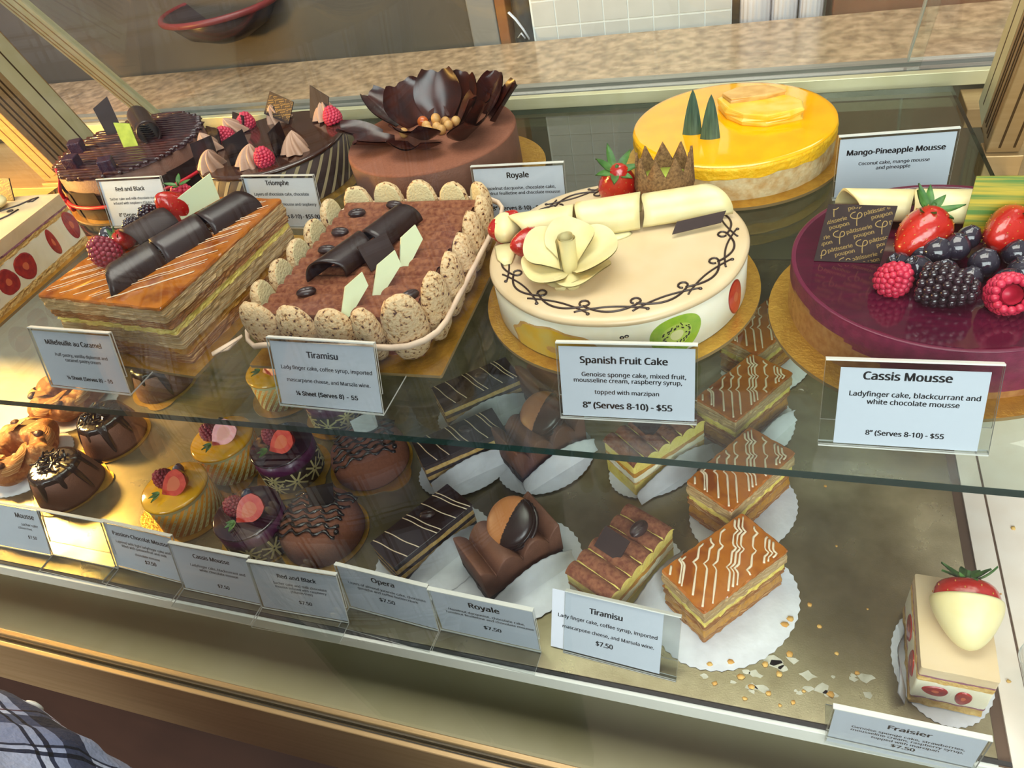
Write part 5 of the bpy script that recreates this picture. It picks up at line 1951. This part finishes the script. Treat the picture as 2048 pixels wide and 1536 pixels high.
g.lathe([(0, 1.83), (0.40, 1.70), (0.80, 1.25), (1.16, 0.55), (1.33, 0.1), (1.36, -0.2), (1.34, -0.36), (1.24, -0.4)], n=40, T=TR((0.35, 0.3, 6.75), (math.radians(110), 0.05, 0.05), 1.53), wob=lambda a, z: 0.05 * math.sin(2 * a + 1) + (0.0 if z > -0.3 else 0.01))
g.make('white_dip', 'white_choc', o, sub=1)
calyx(o, (0.4, 2.1, 7.5), (math.radians(-42), 0, 0.1), 1.6, 8, 'leaf', 1.4)
t2 = liner('crumpled white paper liner under the strawberry cream slice', 13.9, 31.0, 3.3, 4.6, 0)
g = G()


def crum(dx):
    def f(u, v):
        return (-2.75 + dx - 0.7 * v * (0.4 + 0.6 * math.sin(4 * u + 1)) + 0.15 * math.sin(9 * u), -3.6 + 6.2 * u, 0.08 + (1.5 + 0.8 * math.sin(5 * u)) * v)
    return f


g.grid(crum(0.0), 30, 6)
cf = crum(0.05)
g.grid(lambda u, v: cf(1 - u, v), 30, 6)
g.make('folded_side', 'liner', t2)


# ---- puff pastry rings
def pastry_ring(label, seed):
    t = thing('pastry_ring', label, 'pastry', (0, 0, 0), 0, 'sugared puff pastry rings')
    g = G()

    def f(u, v):
        a, b = 2 * PI * u, 2 * PI * v
        lob = 1 + 0.13 * math.cos(5 * a + 0.6 * math.sin(2 * a + seed))
        rr = 1.62 * lob * (1 + 0.12 * nz(2.2 * math.cos(a) + seed, 2.2 * math.sin(a), 1.6 * math.cos(b + 2.5 * a)) + 0.08 * math.sin(2 * b + 5 * a))
        R_ = 3.05 * (1 + 0.05 * math.cos(5 * a))
        return ((R_ + rr * math.cos(b)) * math.cos(a), (R_ + rr * math.cos(b)) * math.sin(a), 1.75 + 0.92 * rr * math.sin(b))
    g.grid(f, 96, 36, cu=True, cv=True)
    g.make('ring_body', 'pastry_ring', t)
    g = G()
    for a0 in (0.3, 1.6, 2.9, 4.1, 5.3):
        def fold(u, v):
            a = a0 + 0.5 * (u - .5) + 0.9 * v
            b = 0.3 + 1.7 * v
            rr = 2.05 + 0.15 * math.sin(PI * u) + 0.1 * math.sin(6 * v)
            return ((2.95 + rr * 0.92 * math.cos(b)) * math.cos(a), (2.95 + rr * 0.92 * math.cos(b)) * math.sin(a), 1.75 + 0.92 * rr * math.sin(b))
        g.grid(fold, 8, 10)
    g.make('flaky_folds', 'puff_brown', t)
    for (a, r, z) in ((0.5, 3.4, 3.6), (2.2, 3.6, 3.5), (3.6, 4.2, 3.2), (5.2, 3.9, 3.4)):
        g = G().ball((r * math.cos(a), r * math.sin(a), z), (0.62, 0.5, 0.38), 12, 8, fn=lambda x, y, z: 1 + 0.12 * nz(x * 3, y * 3, z * 3))
        g.make('raisin', 'raisin', t)
    return t


p0 = pastry_ring('sugared puff pastry ring on white paper, beside the frontmost glazed dome', 1.0)
p0.location = Vector((-82.8, 37.5, TZ + 0.15)) * S
dup(p0, (-84.2, 47.6, TZ + 0.15), 100, 'sugared puff pastry ring partly behind the dark shelf edge')
liner('white paper liner under the nearer pastry ring', -82.6, 37.4, 5.3, 5.3, 0)
liner('white paper liner under the farther pastry ring', -83.8, 47.4, 5.4, 5.2, 0)

# ---- crumbs, clear bent holder at the end
g = G()
for (x, y, r) in ((3.6, 32.6, .32), (5.0, 34.2, .22), (5.7, 32.4, .2), (3.2, 32.1, .3), (6.4, 27.1, .25), (3.6, 29.7, .28), (0.6, 25.6, .2), (2.9, 27.9, .3), (-2.1, 27.7, .22), (1.9, 28.5, .26), (6.9, 30.4, .16),
                  (0.2, 27.2, .3), (1.0, 26.6, .25), (-1.6, 26.3, .2), (2.2, 26.3, .22), (4.6, 27.0, .14), (6.1, 47.5, .2), (6.3, 46.6, .14), (7.1, 40.2, .12), (9.2, 34.6, .1), (-0.6, 28.2, .25), (3.9, 26.0, .2), (8.2, 29.1, .2), (3.0, 25.6, .15), (18.0, 30.5, .15), (20.5, 44.2, .2), (22.0, 47.0, .15)):
    k = 6
    poly = [(x + r * random.uniform(.7, 1.2) * math.cos(2 * PI * i / k), y + r * random.uniform(.6, 1.1) * math.sin(2 * PI * i / k)) for i in range(k)]
    g.prism(poly, TZ + 0.0, TZ + 0.0 + r * 0.5, fan=True, sm=True)
o = g.make('crumbs', 'crumb')
o['kind'] = 'stuff'
o['label'] = 'golden pastry crumbs scattered on the steel tray'
o['category'] = 'crumbs'

# ================================================================ price cards in clear bent holders
def price_card(label, x, y, z, rz, lean, lines, foot='back', paper=(-4.35, 4.35, 0.06, 5.15), W_=9.0, H=5.4, sheet=True, paper_mat='paper'):
    t = thing('price_card_holder', label, 'price card', (x, y, z), rz, 'price cards in clear holders')
    T = TR((0, 0, 0.12), (math.radians(90 - lean), 0, 0))
    g = G()
    th = 0.13

    def pan(y0, y1, z0, z1):
        b = len(g.f)
        g.box(-W_ / 2, W_ / 2, y0, y1, z0, z1, T=T)
        for i in (2, 3, 4, 5):
            g.m[b + i] = 1
    pan(0.0, H, -th, 0.0)
    pan(H * 0.28, H, -th - 0.24, -0.24 + 0.0 - 0.034)
    b = len(g.f)
    g.box(-W_ / 2, W_ / 2, H, H + 0.1, -th - 0.24, 0.0, T=T)
    for i in range(6):
        g.m[b + i] = 1
    b = len(g.f)
    if foot == 'back':
        g.box(-W_ / 2, W_ / 2, 0.0, 4.6, 0.0, th)
    elif foot == 'hook':
        g.box(-W_ / 2, W_ / 2, 0.05, 2.4, 0.96, 0.96 + th)
    elif foot == 'front':
        g.box(-W_ / 2, W_ / 2, -1.9, 0.05, 0.0, th)
    else:
        g.box(-W_ / 2, W_ / 2, -0.05, 0.35, 0.0, th)
    for i in (2, 3, 4, 5):
        g.m[b + i] = 1
    g.make('clear_holder', ['acryl', 'acryl_edge'], t)
    if lines is None:
        return t
    g = G().box(paper[0], paper[1], paper[2], paper[3], -th - 0.06, -th - 0.03, T=T)
    c = g.make('card', paper_mat, t)
    g = G()
    cx = (paper[0] + paper[1]) / 2
    for ln in lines:
        txt, dx, yy, wd = ln[:4]
        write(g, txt, cx + dx, yy, width=wd, bold=ln[4] if len(ln) > 4 else 0.026, T=T, lift=-th - 0.024)
    g.make('lettering', 'ink', c)
    return t


price_card('price card reading Spanish Fruit Cake, before the ivory fruit cake', -8.1, 33.5, 0, 2.5, 17,
           [('Spanish Fruit Cake', -0.15, 4.0, 5.6, .038), ('Genoise sponge cake, mixed fruit,', 0.45, 3.05, 6.7), ('mousseline cream, raspberry syrup,', 0.05, 2.62, 7.0), ('topped with marzipan', 0.0, 1.78, 4.2), ('8” (Serves 8-10) - $55', 0.0, 0.72, 5.85, .042)], foot='none')
price_card('price card reading Cassis Mousse, before the dark red cake', 8.15, 33.0, 0, 1.8, 20,
           [('Cassis Mousse', -0.3, 4.25, 4.5, .038), ('Ladyfinger cake, blackcurrant and', 0.15, 3.2, 6.7), ('white chocolate mousse', 0.15, 2.72, 4.75), ('8” (Serves 8-10) - $55', -0.05, 0.72, 4.1, .036)], foot='none', paper=(-3.65, 3.95, 0.06, 4.95))
price_card('price card reading Tiramisu, before the ladyfinger cake', -30.1, 32.05, 0, -0.5, 20,
           [('Tiramisu', 0.0, 4.0, 2.6, .038), ('Lady finger cake, coffee syrup, imported', 0.1, 3.0, 7.7), ('mascarpone cheese, and Marsala wine.', 0.1, 2.0, 7.1), ('⅛ Sheet (Serves 8) - 55', -0.2, 0.9, 5.3, .042)])
price_card('price card reading Millefeuille au Caramel, before the caramel pastry', -53.5, 31.8, 0, -1.2, 16,
           [('Millefeuille au Caramel', -0.1, 4.0, 6.2, .038), ('Puff pastry, vanilla diplomat and', 0.3, 2.95, 5.8), ('caramel pastry cream', 0.3, 2.5, 3.9), ('⅛ Sheet (Serves 8) - 55', 0.3, 0.8, 5.1, .042)])
price_card('price card reading Red and Black, before the ribboned cake', -68.9, 58.2, 0, 2, 17,
           [('Red and Black', -0.2, 4.0, 4.1, .038), ('Sacher cake and milk chocolate mousse', 0.1, 3.0, 7.2), ('infused with raspberry (Gluten free)', 0.1, 2.5, 6.5), ('8” (Serves 8-10) - $55', -0.2, 1.1, 5.4, .038)], foot='none')
price_card('price card reading Triomphe, before the striped chocolate cake', -48.6, 57.8, 0, -2, 14,
           [('Triomphe', -0.2, 4.45, 2.9, .038), ('Layers of chocolate cake, chocolate', 0.0, 3.35, 6.9), ('mousse and raspberry', 2.0, 2.3, 4.2), ('8” (Serves 8-10) - $55.00', 1.0, 0.95, 6.4, .036)], foot='none')
price_card('price card reading Royale, before the cake with petals', -22.5, 58.8, 0, 2, 10,
           [('Royale', 0.0, 4.2, 2.1, .038), ('Hazelnut dacquoise, chocolate cake,', 0.1, 3.1, 6.8), ('hazelnut feuilletine and chocolate mousse', 0.1, 2.62, 7.6), ('8” (Serves 8-10) - $55', -0.3, 1.1, 5.2, .038)], foot='none')
price_card('price card reading Mango-Pineapple Mousse, beside the yellow cake', 9.5, 62.6, 0, 5, 6,
           [('Mango-Pineapple Mousse', 0.0, 3.75, 7.4, .042), ('Coconut cake, mango mousse', 0.0, 2.85, 5.4), ('and pineapple', 0.0, 2.4, 2.6)], foot='none')
# lower row, along the tray's front edge
price_card('price card with only its end in view, first of the lower row', -72.9, 26.3, TZ, 0, 24,
           [('Mousse', 2.0, 4.0, 2.6, .038), ('sacher cake', 2.4, 3.1, 2.3), ('(Gluten free)', 1.6, 2.65, 1.9), ('$7.50', 2.3, 1.6, 1.2, .038)], foot='front')
price_card('empty clear card holder before the frontmost glazed dome', -63.9, 26.4, TZ, -1, 20, None, foot='front')
price_card('price card reading Passion-Chocolat Mousse, before the yellow mousse', -55.5, 26.3, TZ, -3, 19,
           [('Passion-Chocolat Mousse', 0.2, 4.0, 7.2, .038), ('Layered with light ladyfinger cake and', 0.2, 3.1, 7.0), ('filled with passionfruit and milk', 0.2, 2.65, 5.8), ('chocolate mousse', 0.4, 1.95, 3.2), ('$7.50', 0.6, 1.2, 1.4, .042)], foot='front', paper_mat='paper')
price_card('price card reading Cassis Mousse, before the small purple mousse', -46.2, 25.5, TZ, -1, 17,
           [('Cassis Mousse', 0.0, 4.1, 4.1, .038), ('Ladyfinger cake, blackcurrant and', 0.4, 3.05, 6.2), ('white chocolate mousse', 0.4, 2.6, 4.4), ('$7.50', 0.5, 1.0, 1.3, .042)], foot='front')
price_card('price card reading Red and Black, before the drizzled mousse', -37.0, 25.3, TZ, 1, 15,
           [('Red and Black', 0.2, 4.0, 3.9, .038), ('Sacher cake and milk chocolate', 0.3, 3.2, 5.4), ('mousse infused with raspberry', 0.3, 2.8, 5.2), ('(Gluten free)', 0.3, 2.4, 2.2), ('$7.50', 0.4, 1.2, 1.3, .042)], foot='front')
price_card('price card reading Opera, before the dark striped bar', -28.7, 26.5, TZ, -4, 9,
           [('Opera', 0.0, 4.2, 2.2, .034), ('Layers of almond joconde cake, chocolate', 0.1, 3.3, 7.6), ('ganache and coffee buttercream', 0.1, 2.85, 5.9), ('$7.50', -0.1, 1.9, 1.5, .038)], foot='front')
price_card('price card reading Royale, before the macaron-topped bar', -19.6, 26.2, TZ, -2, 5,
           [('Royale', 0.2, 4.0, 2.6, .034), ('Hazelnut dacquoise, chocolate cake,', 0.2, 3.1, 6.6), ('hazelnut feuilletine and chocolate mousse', 0.4, 2.65, 7.6), ('$7.50', 0.5, 1.4, 1.5, .038)], foot='front')
price_card('price card reading Tiramisu, standing crooked before the cocoa slice', -8.9, 26.2, TZ, -4, 28,
           [('Tiramisu', 0.0, 3.9, 2.6, .042), ('Lady finger cake, coffee syrup, imported', 0.1, 3.0, 7.9), ('mascarpone cheese, and Marsala wine.', 0.2, 2.1, 7.3), ('$7.50', 0.0, 1.2, 1.35, .036)], foot='none', paper=(-5.6, 3.2, 0.1, 5.35))
price_card('price card reading Fraisier, before the strawberry cream slice', 10.5, 23.85, TZ - 0.95, -1, 0,
           [('Fraisier', 0.2, 3.9, 2.5, .034), ('Genoise sponge cake, strawberries,', 0.2, 3.05, 6.6), ('mousseline cream, raspberry syrup,', 0.2, 2.6, 6.6), ('topped with marzipan', 0.2, 2.1, 4.0), ('$7.50', 0.2, 1.4, 1.4, .038)], foot='hook')
# curled clear sheet lying at the end of the white deck
t = thing('curled_clear_holder', 'curled clear plastic card holder lying on the white deck', 'card holder', (21.0, 28.5, TZ))
g = G()


def cur(off):
    def f(u, v):
        a = math.radians(-90 + 170 * u)
        r = 2.6 - off
        return (-1.2 + r * math.cos(a) * -0.6, -3.2 + 6.4 * v, 2.65 + r * math.sin(a))
    return f


g.grid(cur(0), 20, 8)
cf = cur(0.14)
g.grid(lambda u, v: cf(1 - u, v), 20, 8)
g.grid(lambda u, v: (cur(0.14 * u)(v, 0)), 2, 20, mi=1)
g.grid(lambda u, v: (cur(0.14 * (1 - u))(v, 1)), 2, 20, mi=1)
g.make('clear_sheet', ['acryl', 'acryl_edge'], t)

# ================================================================ the customer at the glass, of whom the shirt shows
def plaid():
    m = bpy.data.materials.new('plaid_cotton')
    m.use_nodes = True
    t = m.node_tree
    b = t.nodes['Principled BSDF']
    b.inputs['Roughness'].default_value = 0.85
    uv = t.nodes.new('ShaderNodeUVMap')
    sp = t.nodes.new('ShaderNodeSeparateXYZ')
    t.links.new(uv.outputs[0], sp.inputs[0])

    def band(axis, period, stops):
        mm = t.nodes.new('ShaderNodeMath')
        mm.operation = 'FRACT'
        dv = t.nodes.new('ShaderNodeMath')
        dv.operation = 'DIVIDE'
        dv.inputs[1].default_value = period
        t.links.new(sp.outputs[axis], dv.inputs[0])
        t.links.new(dv.outputs[0], mm.inputs[0])
        r = t.nodes.new('ShaderNodeValToRGB')
        r.color_ramp.interpolation = 'CONSTANT'
        e = r.color_ramp.elements
        e[0].position, e[0].color = 0.0, lin(stops[0][1])
        e[1].position, e[1].color = stops[1][0], lin(stops[1][1])
        for p_, c in stops[2:]:
            k = e.new(p_)
            k.color = lin(c)
        t.links.new(mm.outputs[0], r.inputs[0])
        return r.outputs[0]
    S1 = [(0, 'd8deec'), (0.26, '31374b'), (0.30, 'd8deec'), (0.34, '31374b'), (0.37, 'aab2c8'), (0.62, '59617a'), (0.80, 'd8deec'), (0.86, '6d4a58'), (0.89, 'cdd2e2')]
    S2 = [(0, 'e2e7f2'), (0.30, '454b60'), (0.52, 'b4bcd0'), (0.60, '31374b'), (0.63, 'e2e7f2'), (0.68, '31374b'), (0.71, 'cdd2e2')]
    mx = t.nodes.new('ShaderNodeMix')
    mx.data_type = 'RGBA'
    mx.inputs['Factor'].default_value = 1.0
    mx.blend_type = 'MULTIPLY'
    t.links.new(band('X', 7.0, S1), mx.inputs['A'])
    t.links.new(band('Y', 7.5, S2), mx.inputs['B'])
    t.links.new(mx.outputs['Result'], b.inputs['Base Color'])
    co = t.nodes.new('ShaderNodeTexCoord')
    n = t.nodes.new('ShaderNodeTexNoise')
    n.inputs['Scale'].default_value = 260
    n.inputs['Detail'].default_value = 6
    t.links.new(co.outputs['Object'], n.inputs['Vector'])
    bn = t.nodes.new('ShaderNodeBump')
    bn.inputs['Strength'].default_value = 0.5
    bn.inputs['Distance'].default_value = 0.002
    t.links.new(n.outputs[0], bn.inputs['Height'])
    t.links.new(bn.outputs[0], b.inputs['Normal'])
    return m


MT['plaid'] = plaid()
MT['skin'] = M('skin', 'c99c80', 'c08f74', 30, rough=0.5, sss=0.1)
MT['hair'] = M('hair', '3a2a1e', '2c2018', 90, rough=0.6)
MT['jeans'] = M('dark_trousers', '2b2d38', '343744', 200, rough=0.9)
per = thing('person', 'person in a grey and white plaid shirt standing close to the case front', 'person', (-37, -5, -100))


def girth(z):
    """outline of the torso by height (shelf = 0): half width, half depth"""
    T_ = [(-40, 1.0, 1.0), (-20, 1.02, 1.02), (0.5, 1.0, 1.0), (1.6, 1.0, 1.0), (3.0, 0.985, 0.985), (4.1, 0.955, 0.955), (5.2, 0.92, 0.92), (7, 0.87, 0.87), (12, 0.86, 0.84), (25, 0.95, 0.84), (34, 1.06, 0.8), (40, 1.02, 0.74), (44, 0.74, 0.62), (46.5, 0.40, 0.46)]
    for a, b in zip(T_, T_[1:]):
        if a[0] <= z <= b[0]:
            k = (z - a[0]) / (b[0] - a[0])
            return a[1] + (b[1] - a[1]) * k, a[2] + (b[2] - a[2]) * k
    return T_[-1][1], T_[-1][2]


# body: one skinned figure
bv = [(0, 0, 78), (0, -1, 100), (0, -2, 125), (0, -4, 146), (0, -2, 154), (0, 0, 166), (0, -1, 176),
      (-15, -4, 139), (-23, -8, 118), (-23, 0, 97), (15, -4, 139), (23, -10, 118), (23, -4, 97),
      (-9, 0, 76), (-9, 1, 48), (-9, -2, 8), (-9, 10, 3), (9, 0, 76), (9, 1, 48), (9, -2, 8), (9, 10, 3)]
be = [(0, 1), (1, 2), (2, 3), (3, 4), (4, 5), (5, 6), (3, 7), (7, 8), (8, 9), (3, 10), (10, 11), (11, 12), (0, 13), (13, 14), (14, 15), (15, 16), (0, 17), (17, 18), (18, 19), (19, 20)]
br = [(11, 8), (10, 6.5), (9, 5.5), (5, 4.8), (5.5, 5.5), (7.6, 9), (5.5, 7), (4.2, 4.2), (4.0, 4.0), (3.0, 2.6), (4.2, 4.2), (4.0, 4.0), (3.0, 2.6), (8.5, 8.5), (6, 6), (4.2, 4.2), (4, 3), (8.5, 8.5), (6, 6), (4.2, 4.2), (4, 3)]
for s_ in (-1, 1):
    w0 = 9 if s_ < 0 else 12
    wx, wy, wz = bv[w0]
    b0 = len(bv)
    bv.append((wx, wy + 1, wz - 7))
    br.append((3.4, 1.8))
    be.append((w0, b0))
    for k, (dx, L_) in enumerate(((-2.6, 6.4), (-0.9, 7.4), (0.8, 7.0), (2.4, 5.6))):
        i = len(bv)
        bv += [(wx + dx, wy + 1.5, wz - 10), (wx + dx * 1.1, wy + 2.5, wz - 10 - L_ * 0.5), (wx + dx * 1.05, wy + 1.6, wz - 10 - L_)]
        br += [(0.95, 0.95), (0.85, 0.85), (0.7, 0.7)]
        be += [(b0, i), (i, i + 1), (i + 1, i + 2)]
    i = len(bv)
    bv += [(wx - s_ * 3.4, wy + 2.5, wz - 6.5), (wx - s_ * 4.4, wy + 4, wz - 10)]
    br += [(1.1, 1.1), (0.8, 0.8)]
    be += [(b0, i), (i, i + 1)]
me = bpy.data.meshes.new('body')
me.from_pydata([(x * S, y * S, z * S) for x, y, z in bv], be, [])
bo = bpy.data.objects.new('body', me)
COL.objects.link(bo)
bo.parent = per
md = bo.modifiers.new('skin', 'SKIN')
md.use_smooth_shade = True
sv = me.skin_vertices[0].data
for i, r in enumerate(br):
    sv[i].radius = (r[0] * S, r[1] * S)
sv[0].use_root = True
md = bo.modifiers.new('subdivision', 'SUBSURF')
md.levels = md.render_levels = 2
me.materials.append(MT['skin'])
G().lathe([(0, 12), (4.5, 11.2), (7.6, 8), (8.6, 3), (8.2, -2), (7.4, -6)], n=28, T=TR((0, -2, 168), (0.25, 0, 0), (1, 1.2, 1.0))).make('hair', 'hair', per)
g = G()
for s_ in (-1, 1):
    g.ball((s_ * 3.1, 7.9, 168), (1.3, 0.7, 0.7), 10, 8)
g.make('eyes', 'paper', per)
g = G().tube([(0, 8.2, 168.5), (0, 9.6, 165.5), (0, 9.0, 164.2)], [0.7, 1.3, 0.9], 8)
g.ball((0, 8.2, 160.8), (2.3, 0.7, 0.6), 10, 6)
for s_ in (-1, 1):
    g.ball((s_ * 7.6, -0.5, 166), (0.9, 1.8, 2.8), 10, 8)
g.make('face_features', 'skin', per)
g = G()
for s_ in (-1, 1):
    g.tube([(s_ * 9, 0, 80), (s_ * 9.2, 0.5, 62), (s_ * 9, 1, 48), (s_ * 9, -0.5, 25), (s_ * 9, -1.5, 8)], [10.6, 9.3, 8.2, 7.2, 6.6], 20, up=(0, 1, 0))
g.lathe([(0, 76), (14, 76), (15.5, 82), (15, 90), (0, 90)], n=30, T=TR((0, 0, 0), (0, 0, 0), (1, .72, 1)))
g.make('trousers', 'jeans', per)
g = G()
NU, NV = 160, 130


def shirt(u, v):
    a = 2 * PI * u
    z = -30 + 76.5 * v
    kx, ky = girth(z)
    fold = 0.35 * nz(3 * math.cos(a) + 2, 3 * math.sin(a), z * 0.10) + 0.22 * nz(8 * math.cos(a), 8 * math.sin(a), z * 0.28) * (1 if z < 30 else .4)
    if z < 6:
        fold += 0.16 * nz(14 * math.cos(a), 14 * math.sin(a), z * 0.6)
    return ((16.8 * kx + fold) * math.cos(a), (12.75 * ky + fold) * math.sin(a), z + 100)


g.grid(shirt, NU, NV, cu=True)
nb = len(g.v)
uvs = [((i % NU) / NU * 96.0, (i // NU) / (NV - 1) * 76.5) for i in range(nb)]
for s_ in (-1, 1):
    p_ = [(s_ * 14, -4, 141.5), (s_ * 18.5, -5, 137), (s_ * 22, -7, 128), (s_ * 24, -9, 117)]
    g.tube(p_, [7.5, 7.6, 7.0, 6.6], 24)
so = g.make('shirt', 'plaid', per)
ul = so.data.uv_layers.new(name='cloth')
for lp in so.data.loops:
    i = lp.vertex_index
    if i < nb:
        u_, v_ = uvs[i]
        ul.data[lp.index].uv = (u_, v_)
    else:
        p_ = g.v[i]
        ul.data[lp.index].uv = (p_[1] * 1.0 + 50, p_[2])
for f in so.data.polygons:          # close the cloth's seam behind the back
    if f.vertices[0] < nb:
        us = [ul.data[l].uv[0] for l in f.loop_indices]
        if max(us) - min(us) > 40:
            for l in f.loop_indices:
                if ul.data[l].uv[0] < 40:
                    ul.data[l].uv[0] += 96.0
g = G()
g.tube([(7.2 * math.cos(a) * 1.0, 6.2 * math.sin(a) - 0.5, 146.3 + 0.8 * math.sin(a) * -1) for a in [2 * PI * i / 30 for i in range(30)]], 1.0, 8, closed=True)
g.make('collar', 'plaid', per)
for z in (-24, -16, -8, 0, 6, 15, 24, 33):
    k = girth(z)
    G().ball((0.4, 12.75 * k[1] + 0.35, z + 100), (0.55, 0.18, 0.55), 10, 6).make('button', 'trim_white', per)
